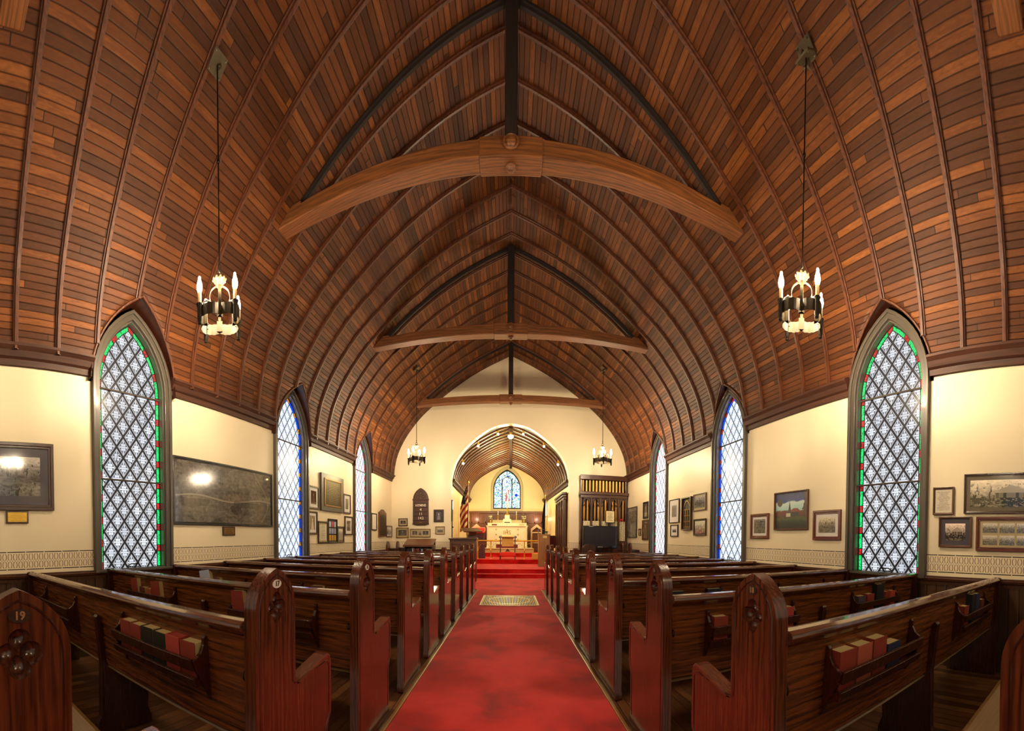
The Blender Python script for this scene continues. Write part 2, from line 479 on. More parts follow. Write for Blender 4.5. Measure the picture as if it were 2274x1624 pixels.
# ------------------------------------------------------------------ room shell
fl = MB().box(XL-.3, XR+.3, Y0-.3, 10.9, -.12, 0).build('floor', M['floor']); tag(fl, kind='structure')

def side_wall(side):
    s = -1 if side == 'left' else 1
    X = XL if s < 0 else XR
    wins = WINL if s < 0 else WINR
    hw = .425
    m = MB()
    xo = X+s*.28
    ys = [Y0]
    for w in wins:
        if w-hw > Y0: ys += [w-hw, w+hw]
        else: ys[0] = w+hw
    ys.append(YE+.25)
    seg = [(ys[i], ys[i+1]) for i in range(0, len(ys), 2)]
    for a, b in seg: m.box(min(X, xo), max(X, xo), a, b, 0, 3.9)
    for w in wins: m.box(min(X, xo), max(X, xo), w-hw, w+hw, 0, .875)
    for w in wins:   # spandrels of the window head
        o = arch(hw, ZS)
        n = len(o)
        for part in (o[:n//2+1], o[n//2:]):
            pts = [(w+h, z) for h, z in part]
            for p, q in zip(pts, pts[1:]): m.prism([p, q, (q[0], 3.95), (p[0], 3.95)], 'X', X, xo)
    W = m.build('wall_'+side, M['wall_s']); tag(W, kind='structure')
    # wainscot, chair rail, cornice
    wa = MB().box(min(X, X-s*.02), max(X, X-s*.02), Y0, YE, 0.0, .83)
    wa.build('wainscot', M['wain'], W)
    cr = MB()
    prof = [(0, .80), (.03, .80), (.03, .83), (.045, .84), (.05, .862), (.04, .872), (.04, .885), (0, .885)]
    cr.prism([(X-s*a, z) for a, z in prof], 'Y', Y0, YE)
    cr.build('chair_rail', M['darkwood'], W)
    co = MB()
    cp = [(0, 2.90), (.03, 2.90), (.035, 2.955), (.06, 2.97), (.085, 3.02), (.12, 3.05), (.12, 3.075), (.05, 3.11), (-.02, 3.11), (-.02, 2.9)]
    ys = [Y0]
    for w in wins: ys += [w-.51, w+.51]
    ys.append(YE)
    if ys[1] < ys[0]: ys = ys[2:]
    for a, b in zip(ys[::2], ys[1::2]): co.prism([(X-s*p, z) for p, z in cp], 'Y', a, b)
    co.build('cornice', M['ribY'], W)
    return W
side_wall('left'); side_wall('right')

# vaulted ceiling
cm = MB()
for s, wins in ((-1, WINL), (1, WINR)):
    ysamp = set()
    y = Y0
    while y < YE+.01: ysamp.add(round(y, 3)); y += .1
    for w in wins:
        for k in range(-20, 21): ysamp.add(round(w+OUT_H*k/20, 3))
    ysamp = sorted(q for q in ysamp if Y0 <= q <= YE)
    cols = []
    NP = 46
    for y in ysamp:
        s0 = 0
        for w in wins:
            za = arch_z(y-w)
            if za and za > 3.02: s0 = s_at_z(za)
        pts = []
        for k in range(NP+1):
            sv = s0+(ST-s0)*k/NP; x, z = at_s(sv); pts.append(((s*x, y, z), (y, sv)))
        cols.append(pts)
    for a, b in zip(cols, cols[1:]):
        for k in range(NP):
            q = [a[k], b[k], b[k+1], a[k+1]]
            if s > 0: q.reverse()
            off = 0 if s < 0 else 31.72
            cm.quad(*[p[0] for p in q], uv=[(p[1][0]+off, p[1][1]+off*.061*7) for p in q])
ceil = cm.build('ceiling', M['ceil'], smooth=True); tag(ceil, kind='structure')
sd = ceil.modifiers.new('thick', 'SOLIDIFY'); sd.thickness = .06; sd.offset = 1
# check normal direction: thickness must go outward
def rib_profile_mesh(y, w, d, s_from=0, name='ceiling_rib', mat=None, n=34):
    out = []
    for s in (-1, 1):
        m = MB(); prev = None
        for k in range(n+1):
            sv = s_from+(ST-s_from)*k/n; x, z = at_s(sv)
            x2, z2 = at_s(min(ST, sv+.02)); x1, z1 = at_s(max(0, sv-.02))
            tx, tz = x2-x1, z2-z1; l = math.hypot(tx, tz) or 1
            nx, nz = -tz/l, tx/l   # inward normal (towards nave)
            if nx > 0: nx, nz = -nx, -nz
            sec = []
            for hh, dd in ((-w/2, -.01), (-w/2, d*.45), (-w*.3, d*.5), (-w*.22, d), (w*.22, d), (w*.3, d*.5), (w/2, d*.45), (w/2, -.01)):
                sec.append((s*(max(x+nx*dd, 0)), y+hh, z+nz*dd))
            if prev:
                for j in range(len(sec)):
                    l2 = (j+1) % len(sec); m.quad(prev[j], prev[l2], sec[l2], sec[j])
            prev = sec
        out.append(m.build(name, mat or M['rib'], None, smooth=True))
    return out
RIBS = [2.14+.4245*k for k in range(-8, 20)]
for y in RIBS:
    for s, wins in ((-1, WINL), (1, WINR)):
        pass
    sL = sR = 0
    ribs = []
    for s, wins in ((-1, WINL), (1, WINR)):
        s0 = 0
        for w in wins:
            za = arch_z(y-w)
            if za and za > 3.02: s0 = s_at_z(za)
        ribs.append(s0)
    A = rib_profile_mesh(y, .055, .035, ribs[0]); B = rib_profile_mesh(y, .055, .035, ribs[1]) if ribs[1] != ribs[0] else A
    keep = [A[0], B[1]]
    for o in set(A+B):
        if o not in keep: bpy.data.objects.remove(o)
    for o in keep: o.parent = ceil

# roof trusses
def truss(y, label):
    t = empty('roof_truss', (0, y, 4.79), label, 'roof truss')
    m = MB()
    hw = 2.53
    n = 24
    top = []; bot = []
    for k in range(n+1):
        x = -hw+2*hw*k/n; u = abs(x)/hw
        top.append((x, .168-.035*u*u-(.03*max(0, (u-.88)/.12)))); bot.append((x, -.02*u*u))
    m.prism(bot+top[::-1], 'Y', -.09, .09)
    m.box(-.30, .30, -.1, .1, -.012, .18)
    for s in (-1, 1):
        m.prism([(s*2.20, .11), (s*2.58, -.01), (s*2.58, .03), (s*2.46, .17), (s*2.22, .17)], 'Y', -.088, .088)
    m.build('tie_beam', M['beam'], t, bevel=.012)
    for s, nm in ((-1, 'near'),):
        b = MB(); 
        prof = [(.075, 0), (.075, .02), (.06, .03), (.052, .022), (.045, .03), (.03, .045), (0.001, .05)]
        b.lathe(prof, n=20); ob = b.build('turned_boss', M['beam'], t, smooth=True); ob.rotation_euler = (PI/2, 0, 0); ob.location = (0, -.098, .105)
    b = MB(); b.lathe([(.05, 0), (.05, -.02), (.035, -.03), (.02, -.05), (.001, -.055)], n=16); b.build('drop_pin', M['beam'], t, smooth=True, loc=(0, 0, -.01))
    MB().box(-.06, .06, -.06, .06, .2, 1.56).build('king_post', M['post'], t, bevel=.012)
    s0 = s_at_z(4.86)
    for o in rib_profile_mesh(0, .07, .05, s0, 'principal_rafter', M['post']):
        o.parent = t; o.location = (0, 0, -4.79)
    return t
truss(.65, 'hewn timber roof truss overhead, only its beam ends showing at top corners')
truss(3.65, 'largest arched tie beam truss with king post, nearest across the nave ceiling')
truss(6.67, 'second tie beam truss with dark king post, between nearest truss and gable wall')
truss(9.87, 'farthest tie beam truss in front of the cream gable wall')

# end wall with chancel arch
ARP = catmull([(1.70, 0), (1.70, 1.5), (1.70, 2.72), (1.625, 3.22), (1.43, 3.63), (.99, 4.055), (.49, 4.365), (0, 4.47)], 5)
def arch_open(x):
    x = abs(x)
    for a, b in zip(ARP, ARP[1:]):
        if b[0] <= x <= a[0] and a[0]-b[0] > 1e-6:
            t = (a[0]-x)/(a[0]-b[0]); return a[1]+(b[1]-a[1])*t
    return None
m = MB()
xs = sorted(set([round(-3.6+.1*k, 3) for k in range(73)]+[-1.70, 1.70]+[round(s*a[0], 4) for a in ARP for s in (-1, 1)]))
YB = YE+.24
for a, b in zip(xs, xs[1:]):
    mid = (a+b)/2
    zt = lambda x: 6.9 if abs(x) > 9 else max(3.2, z_at_x(x))+.1
    za, zb = (arch_open(a*.99999) or 0, arch_open(b*.99999) or 0) if abs(mid) < 1.70 else (0, 0)
    m.prism([(a, za), (b, zb), (b, zt(b)), (a, zt(a))], 'Y', YE, YB)
We = m.build('wall_end', M['wall_e']); tag(We, kind='structure')
MB().box(-3.5, -1.72, YE-.02, YE, 0, .83).box(1.72, 3.43, YE-.02, YE, 0, .83).build('wainscot', M['wain'], We)
MB().box(-3.5, -1.72, YE-.05, YE, .82, .885).box(1.72, 3.43, YE-.05, YE, .82, .885).build('chair_rail', M['darkwood'], We)
# warm lit flare edge around the arch
# chancel
CF, CB = YE+.24, 17.1
DX = -.17
CH = catmull([(1.74, 2.86), (1.70, 3.2), (1.58, 3.5), (1.34, 3.81), (1.0, 4.06), (.5, 4.33), (0, 4.52)], 5)
def chpt(p, y, k=1.0):
    t = (y-CF)/(CB-CF); return (p[0]*k+DX*t, y, p[1]+.07*t)
m = MB(); NY = 2
sac = [0]
for a, b in zip(CH, CH[1:]): sac.append(sac[-1]+math.dist(a, b))
for s in (-1, 1):
    for i in range(len(CH)-1):
        a, b = CH[i], CH[i+1]
        qs = [chpt((s*a[0], a[1]), CF), chpt((s*a[0], a[1]), CB), chpt((s*b[0], b[1]), CB), chpt((s*b[0], b[1]), CF)]
        uv = [(60+CF+s*3, sac[i]), (60+CB+s*3, sac[i]), (60+CB+s*3, sac[i+1]), (60+CF+s*3, sac[i+1])]
        if s > 0: qs.reverse(); uv.reverse()
        m.quad(*qs, uv=uv)
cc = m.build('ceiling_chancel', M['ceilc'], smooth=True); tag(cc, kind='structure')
for k in range(17):
    y = CF+.12+k*.37
    r = MB()
    for s in (-1, 1):
        pts = [chpt((s*(a[0]-.01), a[1]-.01), y) for a in CH]
        r.tube(pts, .024, 6)
    r.build('ceiling_rib', M['crib'], cc, smooth=True)
MB().prism([(-.05, 4.40), (.05, 4.40), (.05, 4.55), (-.05, 4.55)], 'Y', CF, CB).build('ridge_board', M['ridge'], cc)
for s, nm in ((-1, 'left'), (1, 'right')):
    a0 = chpt((s*1.74, 2.86), CF); a1 = chpt((s*1.74, 2.86), CB)
    m = MB()
    def pr(dx, z): return [(a0[0]+s*dx, CF, z), (a1[0]+s*dx, CB, z)]
    A = pr(0, 0); B = pr(0, 3.0); C = pr(.2, 3.0); D = pr(.2, 0)
    for p, q in ((A, B), (B, C), (C, D), (D, A)): m.quad(p[0], p[1], q[1], q[0])
    m.poly([A[0], B[0], C[0], D[0]]); m.poly([A[1], B[1], C[1], D[1]])
    w = m.build('wall_chancel_'+nm, M['chan']); tag(w, kind='structure')
    m = MB()
    sec = [(0, -.07), (-.05, -.06), (-.07, 0), (-.12, .05), (-.12, .09), (0, .12)]
    P0 = [(a0[0]+s*d, CF, a0[2]+z) for d, z in sec]; P1 = [(a1[0]+s*d, CB, a1[2]+z) for d, z in sec]
    for i in range(len(sec)): j = (i+1) % len(sec); m.quad(P0[i], P1[i], P1[j], P0[j])
    m.poly(P0); m.poly(P1); m.build('cornice', M['ribY'], w)
m = MB(); m.box(-2.3, 2.1, CB, CB+.2, 0, 4.9); wb = m.build('wall_chancel_back', M['chan']); tag(wb, kind='structure')
fc = MB().box(-2.1, 2.1, 10.9, CB+.2, -.12, 0).build('floor_chancel', M['floor']); tag(fc, kind='structure')

# ------------------------------------------------------------------ side windows
def lancet(idx, side, yc, gmat, b1, b2, num):
    s = -1 if side == 'left' else 1
    X = XL if s < 0 else XR
    root = bpy.data.objects.new('window_%d' % num, None); COL.objects.link(root)
    root.location = (X, yc, .885); tag(root, kind='structure')
    hb = .885
    def loc(pts): return [(h, z-hb) for h, z in pts]
    # casing (inside face), proud of the wall
    o1 = loc(arch(.51, ZS, .885)); i1 = loc(arch(.425, ZS, .885))
    m = MB(); m.ring(o1, i1, 'X', 0.0, -s*.035, closed=False)
    o2 = loc(arch(.51, ZS, .885)); i2 = loc(arch(.475, ZS, .885)); m.ring(o2, i2, 'X', -s*.03, -s*.055, closed=False)
    m.build('casing', M['case'], root, bevel=.004)
    # jamb lining
    j1 = loc(arch(.43, ZS, .885)); j2 = loc(arch(.408, ZS, .885))
    MB().ring(j1, j2, 'X', .0, s*.10, closed=False).build('jamb', M['jamb'], root)
    MB().box(min(-s*.06, s*.16), max(-s*.06, s*.16), -.51, .51, -.03, .0).build('sill', M['case'], root, bevel=.005)
    # wood soffit reaching the curved ceiling
    if True:
        A = arch(OUT_H, ZS, n=16)
        m = MB(); prev = None
        for h, z in A:
            xi = (x_at_z(max(z, 3.03)))-abs(X)   # negative: towards nave
            inn = (-s*(-xi) if False else s*xi, h, z-hb)
            outp = (s*.02, h, z-hb)
            if prev: m.quad(prev[0], prev[1], outp, inn)
            prev = (inn, outp)
        # face ring behind casing
        a2 = loc(arch(.50, ZS, n=16)); a1 = loc(A)
        m.ring(a1, a2, 'X', 0.0, s*.04, closed=False)
        so = m.build('arch_soffit', M['case2'], root, smooth=True)
        # moulded edge on the ceiling side
        pts = []
        for h, z in A:
            if z > 3.0:
                pts.append((s*(x_at_z(max(z, 3.03))-abs(X)-.004), h, z-hb))
        MB().tube(pts, .014, 8).build('arch_bead', M['rib'], root, smooth=True)
    # glass field
    G = .408; xg = s*.075
    m = MB(); outl = arch(G-.05, ZS, .885)
    pts = loc(outl)
    m.poly([(xg, h, z) for h, z in pts], uv=[(h, z) for h, z in outl])
    pane = m.build('leaded_pane', gmat, root, recalc=False)
    # border of coloured glass
    path_o = arch(G, ZS, .885, 14); path_i = arch(G-.05, ZS, .885, 14)
    m = MB()
    # resample by length
    def resample(P, cuts):
        L = [0]
        for a, b in zip(P, P[1:]): L.append(L[-1]+math.dist(a, b))
        T = L[-1]; out = []
        for c in cuts:
            d = c*T
            for i in range(len(L)-1):
                if d <= L[i+1] or i == len(L)-2:
                    t = (d-L[i])/(L[i+1]-L[i]); out.append((P[i][0]+(P[i+1][0]-P[i][0])*t, P[i][1]+(P[i+1][1]-P[i][1])*t)); break
        return out
    npc = 17
    # split both outlines at the springing so pieces line up
    def legs(P, half):
        a = P[0:2]; b = P[1:-1]; c = P[-2:]
        return a, b, c
    for lo, li, n in zip(legs(path_o, G), legs(path_i, G), (8, 6, 8)):
        cuts = []
        for k in range(n):
            cuts += [(k+.0)/n, (k+.27)/n, (k+.30)/n, (k+.97)/n]
        ro, ri = resample(lo, cuts), resample(li, cuts)
        for k in range(n):
            for (i0, i1, mi) in ((4*k, 4*k+1, 1), (4*k+2, 4*k+3, 0)):
                m.cm = mi
                # subdivide long pieces along the curve
                sub = 3
                co = [cuts[i0]+(cuts[i1]-cuts[i0])*q/sub for q in range(sub+1)]
                so_, si_ = resample(lo, co), resample(li, co)
                for q in range(sub):
                    m.quad(*[(xg, h, z-hb) for h, z in (so_[q], so_[q+1], si_[q+1], si_[q])])
    m.build('coloured_border', [b1, b2], root, recalc=False)
    # leads + back plate
    m = MB()
    m.ring(loc(arch(G-.046, ZS, .885)), loc(arch(G-.054, ZS, .885)), 'X', xg-s*.004, xg+s*.004, closed=False)
    m.ring(loc(arch(G+.0, ZS, .885)), loc(arch(G-.008, ZS, .885)), 'X', xg-s*.008, xg+s*.004, closed=False)
    m.poly([(xg+s*.012, h, z) for h, z in loc(arch(G+.02, ZS, .885))])
    m.build('lead_frame', M['lead'], root)
    m = MB()
    for zb in (1.862, 2.838): m.tube([(xg-s*.012, -G, zb-hb), (xg-s*.012, G, zb-hb)], .011, 6)
    m.build('saddle_bar', M['case'], root)
    # small iron casement latch at the foot
    m = MB(); m.tube([(xg-s*.02, -.06, .02), (xg-s*.03, -.02, .045), (xg-s*.03, .03, .04), (xg-s*.02, .08, .055)], .007, 6)
    m.tube([(xg-s*.02, .08, .055), (xg-s*.02, .09, .01), (xg-s*.02, -.06, .01)], .006, 6)
    m.build('latch', M['iron'], root)
n = 0
for side, wins in (('left', WINL), ('right', WINR)):
    for i, yc in enumerate(wins):
        n += 1
        if i == 0: g, a, b = GL[1], TG, TR
        elif i == 1: g, a, b = GL[1], TG, TR
        elif i == 2: g, a, b = GL[2], TB, (TO if side == 'left' else TR)
        else: g, a, b = GL[3], TR, TG
        lancet(i, side, yc, g, a, b, n)

# ------------------------------------------------------------------ carpet, grate
cb = MB(); cb.box(-.73, .73, Y0, 8.62, 0, .010)
cb.prism([(-3.40, 8.62), (3.33, 8.62), (3.33, YE-.06), (1.69, YE-.06), (1.69, 11.12), (-1.69, 11.12), (-1.69, YE-.06), (-3.40, YE-.06)], 'Z', 0, .010)
tag(cb.build('aisle_carpet', M['carpet']), 'long red carpet runner down the central aisle to the steps', 'carpet')
for i, x in enumerate((-.757, .732)):
    t = MB().box(x, x+.025, Y0, 8.6, 0, .018).build('trim_%d' % (i+1), M['lightoak'], bevel=.004); tag(t, kind='structure')
g = empty('floor_grate', (0, 7.07, .012), 'cream metal heating grate with oval band let into the red carpet', 'grate')
M['gratecol'] = plain('cream_enamelled_iron', srgb(226, 206, 166), .35, .3)
m = MB(); m.ring([(-.53, -.57), (.53, -.57), (.53, .57), (-.53, .57)], [(-.495, -.545), (.495, -.545), (.495, .545), (-.495, .545)], 'Z', 0, .014); m.build('grate_frame', M['gratecol'], g)
m = MB()
for k in range(33):
    x = -.48+.03*k; m.box(x-.0065, x+.0065, -.546, .546, .001, .012)
m.build('grate_bars', M['gratecol'], g)
m = MB(); el = lambda a, b: [(a*math.cos(2*PI*k/48), b*math.sin(2*PI*k/48)) for k in range(48)]
m.ring(el(.40, .42), el(.385, .395), 'Z', .002, .0135); m.build('oval_band', M['gratecol'], g)
MB().box(-.495, .495, -.545, .545, -.001, .0005).build('dark_duct', plain('duct_black', (.004, .004, .004), .9), g)

# ------------------------------------------------------------------ pews
def circ(cx, cy, r, a0, a1, n=6): return [(cx+r*math.cos(a0+(a1-a0)*k/n), cy+r*math.sin(a0+(a1-a0)*k/n)) for k in range(n+1)]
def gothic(half, spring, apex, n=8):
    h = apex-spring; R = (half*half+h*h)/(2*half); c = R-half
    a = math.acos(c/R)
    L = [(c-R*math.cos(a*k/n), spring+R*math.sin(a*k/n)) for k in range(n+1)]
    return L+[(-y, z) for y, z in reversed(L[:-1])]
YO = .028
def panel_outline(ins=0.0):
    hd = .123-ins
    half_ = catmull([(.149, .92), (.147, .955), (.136, .988), (.115, 1.018), (.085, 1.044), (.045, 1.068), (0, 1.084)], 3)
    kx = hd/.149
    g = [(-y*kx+YO, z-ins*(.15+1.0*(z-.92)/.165)) for y, z in half_]; g = g+[(2*YO-y, z) for y, z in reversed(g[:-1])]
    q0 = YO-hd; q1 = YO+hd; d = -.018
    o = [(q0-.010, .012), (q0-.010, .05), (q0, .075)]+g
    o += [(q1, .655+d+ins)]
    o += circ(q1+.024, .652+d+ins*.4, .024-ins*.1, PI, PI*1.58, 5)
    o += [(.385-ins*.3, .672+d-ins), (.405-ins*.6, .675+d-ins)]
    o += circ(.417-ins, .640+d-ins, .034, PI/2, .15, 5)
    o += [(.451-ins, .40), (.447-ins, .375), (.430-ins, .355), (.418-ins, .33), (.412-ins, .075), (.430-ins, .05), (.430-ins, .012)]
    return o
def make_pew(s):
    """s=-1 left of the aisle, +1 right. origin: aisle face at floor, centre of the end panel"""
    root = bpy.data.objects.new('pew', None); COL.objects.link(root); root.empty_display_size = .1
    W = (3.5-.783) if s < 0 else (3.43-.783)
    X = lambda d: s*d
    # end panel with carved quatrefoil
    pm = MB(); pm.prism(panel_outline(0), 'X', X(0), X(.052))
    pn = pm.build('end_panel', M['pewZ'], None)
    cut = MB()
    for dy, dz in ((0, .030), (0, -.030), (.027, 0), (-.027, 0)):
        n = 20; rr = .027
        prof = [(.001, -.036), (rr*.5, -.033), (rr*.8, -.024), (rr*.96, -.010), (rr*1.02, .001), (rr*1.02, .03), (.001, .031)]
        i = len(cut.v); c0 = cut
        for r, d in prof:
            for j in range(n):
                q = 2*PI*j/n; cut.v.append((X(-d), YO+dy+r*math.cos(q), .940+dz+r*math.sin(q)))
        for k in range(len(prof)-1):
            for j in range(n):
                cut.f.append((i+k*n+j, i+k*n+(j+1) % n, i+(k+1)*n+(j+1) % n, i+(k+1)*n+j)); cut.mi.append(0)
        cut.f.append(tuple(i+j for j in range(n))); cut.f.append(tuple(i+(len(prof)-1)*n+j for j in range(n))); cut.mi += [0, 0]
        co = cut.build('cut', M['pewD'], None)
        bpy.context.view_layer.update()
        md = pn.modifiers.new('b', 'BOOLEAN'); md.operation = 'DIFFERENCE'; md.object = co; md.solver = 'EXACT'
        dg = bpy.context.evaluated_depsgraph_get(); dg.update()
        me = bpy.data.meshes.new_from_object(pn.evaluated_get(dg)); pn.modifiers.clear(); pn.data = me
        bpy.data.objects.remove(co); cut = MB()
    for p in pn.data.polygons: p.use_smooth = True
    pn.data.set_sharp_from_angle(angle=math.radians(35))
    pn.parent = root
    md = pn.modifiers.new('bevel', 'BEVEL'); md.width = .005; md.segments = 2; md.limit_method = 'ANGLE'; md.angle_limit = math.radians(50)
    # moulded edging beads
    ol = panel_outline(.021)
    ln = [(X(.0005), y, z) for y, z in ol if z > .06]
    MB().tube(ln, .0035, 6).build('edge_bead', M['pewD'], root, smooth=True)
    # arm cap
    m = MB(); m.prism([(.170, .616), (.19, .612), (.385, .652), (.41, .656), (.43, .648), (.437, .652), (.415, .669), (.385, .667), (.185, .626)], 'X', X(-.006), X(.057))
    m.build('arm_cap', M['pewY'], root, bevel=.003)
    # back board
    b0, b1 = X(.052), X(W-.03)
    m = MB(); m.prism([(-.012, .45), (-.036, .45), (-.076, .868), (-.050, .868)], 'X', b0, b1); m.build('back_board', M['pewX'], root)
    m = MB()
    rp = [(-.165, .868), (-.172, .880), (-.168, .893), (-.150, .903), (-.125, .906), (-.100, .902), (-.086, .890), (-.086, .876), (-.098, .866), (-.10, .845), (-.135, .845), (-.138, .853), (-.15, .856)]
    m.prism([(y+.052, z) for y, z in rp], 'X', b0, b1); m.build('top_rail', M['pewR'], root, bevel=.003)
    m = MB(); m.prism([(-.03, .425), (.44, .432), (.462, .440), (.462, .455), (.44, .462), (-.005, .45)], 'X', b0, b1); m.build('seat', M['seat'], root, bevel=.004)
    # supports
    for k, d in enumerate((1.21, W-.075)):
        m = MB()
        sp = [(-.10, .012), (-.10, .09), (-.075, .13), (-.070, .45), (-.100, .70), (-.105, .735), (-.092, .75), (-.075, .74), (-.025, .43), (.30, .43), (.27, .28), (.26, .12), (.29, .05), (.29, .012)]
        if k == 1: sp = [(-.09, .0), (-.10, .45), (-.122, .90), (-.05, .90), (-.0, .46), (.42, .43), (.40, .0)]
        m.prism(sp, 'X', X(d-.02), X(d+.02)); m.build('leg', M['pewD'], root, bevel=.003)
    # book racks on the back
    for d0, d1 in ((.275, .915), (1.56, 2.20)):
        rk = MB().prism([(y+.05, z-.018) for y, z in [(-.176, .632), (-.192, .668), (-.180, .673), (-.098, .64), (-.1, .626)]], 'X', X(d0), X(d1)).build('book_rack', M['pewD'], root, bevel=.002)
        for d in (d0, d1):
            br = [(-.100, .565), (-.180, .70), (-.196, .742), (-.180, .748)]+[(-.155, .765), (-.140, .795), (-.140, .822), (-.130, .833), (-.118, .825)]
            MB().prism([(y+.05, z-.018) for y, z in br], 'X', X(d-.008), X(d+.008)).build('rack_bracket', M['pewD'], rk, bevel=.002)
        MB().prism([(y+.05, z-.018) for y, z in [(-.196, .70), (-.205, .745), (-.190, .748), (-.180, .702)]], 'X', X(d0), X(d1)).build('rack_bar', M['pewD'], rk, bevel=.002)
    m = MB(); m.tube([(X(.070), -.070+.012*math.cos(q), .70+.017*math.sin(q)) for q in [2*PI*k/14 for k in range(14)]], .003, 6, closed=True)
    m.build('umbrella_ring', M['iron'], root, smooth=True)
    return root
worn_gilt = plain('worn_gilt_numeral', srgb(186, 140, 96), .4, .5)
def plate(root, s, num, white):
    m = MB(); n = 24
    pts = [(YO+.026*math.cos(2*PI*k/n), 1.026+.0155*math.sin(2*PI*k/n)) for k in range(n)]
    m.prism(pts, 'X', s*-.003, s*.001)
    for dy in (-.021, .021):
        m.prism([(YO+dy+.0018*math.cos(q*PI/3), 1.026+.0018*math.sin(q*PI/3)) for q in range(6)], 'X', s*-.0045, s*-.002)
    p = m.build('number_plate', M['white'] if white else M['bronze'], root)
    rot = (PI/2, 0, PI/2 if s < 0 else -PI/2)
    text('numeral', str(num), .026, M['text_dark'] if white else worn_gilt, p, (-s*.0035, YO, 1.0265), rot, .0012, bold=.0008)
    if white: p['label'] = 'white oval enamel number plate'
protoL, protoR = make_pew(-1), make_pew(1)
ordn = ['rearmost', 'second', 'third', 'fourth', 'fifth', 'sixth', 'seventh', 'eighth', 'ninth', 'frontmost']
PEW = {}
for s, proto in ((-1, protoL), (1, protoR)):
    for r in range(10):
        o = proto if r == 0 else copy_tree(proto)
        cy = (1.07 if s < 0 else .97)+.868*(r-1)-((.03 if s < 0 else .062) if r == 0 else 0)
        o.location = (s*.783, cy, 0)
        num = (19-2*r) if s < 0 else (20-2*r)
        sd = 'left' if s < 0 else 'right'
        PEW[(s, r)] = (o, cy)
        tag(o, 'dark oak church pew numbered %d, %s row on the %s of the aisle' % (num, ordn[r], sd), 'pew', 'oak pews on the %s of the aisle' % sd)
for (s, r), (o, cy) in PEW.items():
    num = (19-2*r) if s < 0 else (20-2*r)
    plate(o, s, num, (s < 0 and r >= 1) or (s > 0 and r >= 3))

# books in the racks
BKM = {}
def bkmat(name, c):
    if name not in BKM:
        k = NT('book_'+name); n = k.noise(k.obj(), 60, 3)
        BKM[name] = k.bsdf(k.mix(k.mul(n, .5), c, tuple(q*.6 for q in c)), .55)
    return BKM[name]
BC = {'red': srgb(150, 58, 42), 'bright red': srgb(194, 76, 62), 'dark green': srgb(44, 42, 28), 'black': srgb(34, 36, 42), 'navy': srgb(44, 52, 78), 'brown': srgb(104, 52, 36), 'white': srgb(200, 204, 222), 'faded red': srgb(178, 90, 62), 'grey': srgb(84, 74, 82)}
pages = plain('page_block', srgb(222, 196, 132), .7)
def book(s, r, d, w, h, t, colr, label, tilt=0, base=.628, dy=0, redtop=False, group=None, lay=0):
    o_, cy = PEW[(s, r)]
    root = bpy.data.objects.new('book', None); COL.objects.link(root)
    root.location = (s*(.783+d), cy-.083+dy, base); root.rotation_euler = (.06, tilt, 0)
    root.empty_display_size = .05
    if lay: root.rotation_euler = (PI/2-.1, 0, tilt)
    tag(root, label, 'book', group or 'books in the pew racks')
    m = MB(); c = .004; t = t*1.15
    m.box(-w/2, w/2, -t/2, -t/2+c, 0, h).box(-w/2, w/2, t/2-c, t/2, 0, h).box(-w/2, -w/2+c, -t/2, t/2, 0, h)
    m.build('cover', bkmat(colr, BC[colr]), root, bevel=.0015)
    MB().box(-w/2+c, w/2-.004, -t/2+c, t/2-c, .003, h-.004).build('pages', bkmat('bright red', BC['bright red']) if redtop else pages, root)
    return root
L17 = 'standing in the near rack behind pew 17'
for i, (c, lab, rt) in enumerate([('red', 'red hymnal at the aisle end of the full rack on pew 17', False), ('bright red', 'bright red hymnal with red-dyed page edges in the full rack on pew 17', True), ('dark green', 'dark green hymnal beside the red-edged book in the rack on pew 17', False),
        ('dark green', 'dark green hymnal, farther of the two green ones in rack on pew 17', False), ('red', 'red hymnal beside the green books, second from wall end in pew 17 rack', False), ('red', 'red hymnal at the wall end of the full rack on pew 17', False)]):
    book(-1, 1, .335+.098*i, .090, .158+.004*(i % 2), .05, c, lab, redtop=rt)
for d, w, h, c, lab, ti in ((.845, .10, .225, 'red', 'tall red hymnal rising from the aisle-side rack on pew 15', -.05), (.765, .06, .15, 'faded red', 'small faded red book beside the tall one in aisle-side rack on pew 15', 0),
        (2.12, .10, .215, 'red', 'tall red hymnal at the wall end of the far rack on pew 15', -.08), (2.0, .08, .145, 'brown', 'short brown-red book beside the wall-end hymnal, far rack of pew 15', 0),
        (1.90, .075, .14, 'faded red', 'short orange-red book in the middle of the far rack on pew 15', 0), (1.78, .12, .21, 'red', 'tall leaning red hymnal at aisle end of the far rack on pew 15', -.1)):
    book(-1, 2, d, w, h, .045, c, lab, ti)
for d, w, h, c, lab, ti in ((2.08, .15, .24, 'white', 'open white booklet fanned out in the wall-side rack on pew 13', -.15), (1.92, .08, .17, 'brown', 'small brown book beside the white booklet on pew 13', 0),
        (.75, .12, .17, 'brown', 'cream-edged brown book seen above the rail of pew 15, in pew 13 rack', 0), (.42, .09, .17, 'brown', 'leaning book nearest the aisle in the rack on pew 13', .45)):
    book(-1, 3, d, w, h, .045, c, lab, ti)
for d, w, h, c, lab in ((.34, .10, .165, 'red', 'red hymnal at the aisle end of the near rack on pew 18'), (.45, .10, .165, 'faded red', 'worn red hymnal with peeling spine, second in near rack on pew 18'), (.56, .10, .17, 'red', 'red hymnal third from the aisle in the near rack on pew 18'), (.68, .11, .125, 'navy', 'low navy booklet sunk in the near rack on pew 18')):
    book(1, 1, d, w, h, .055, c, lab)
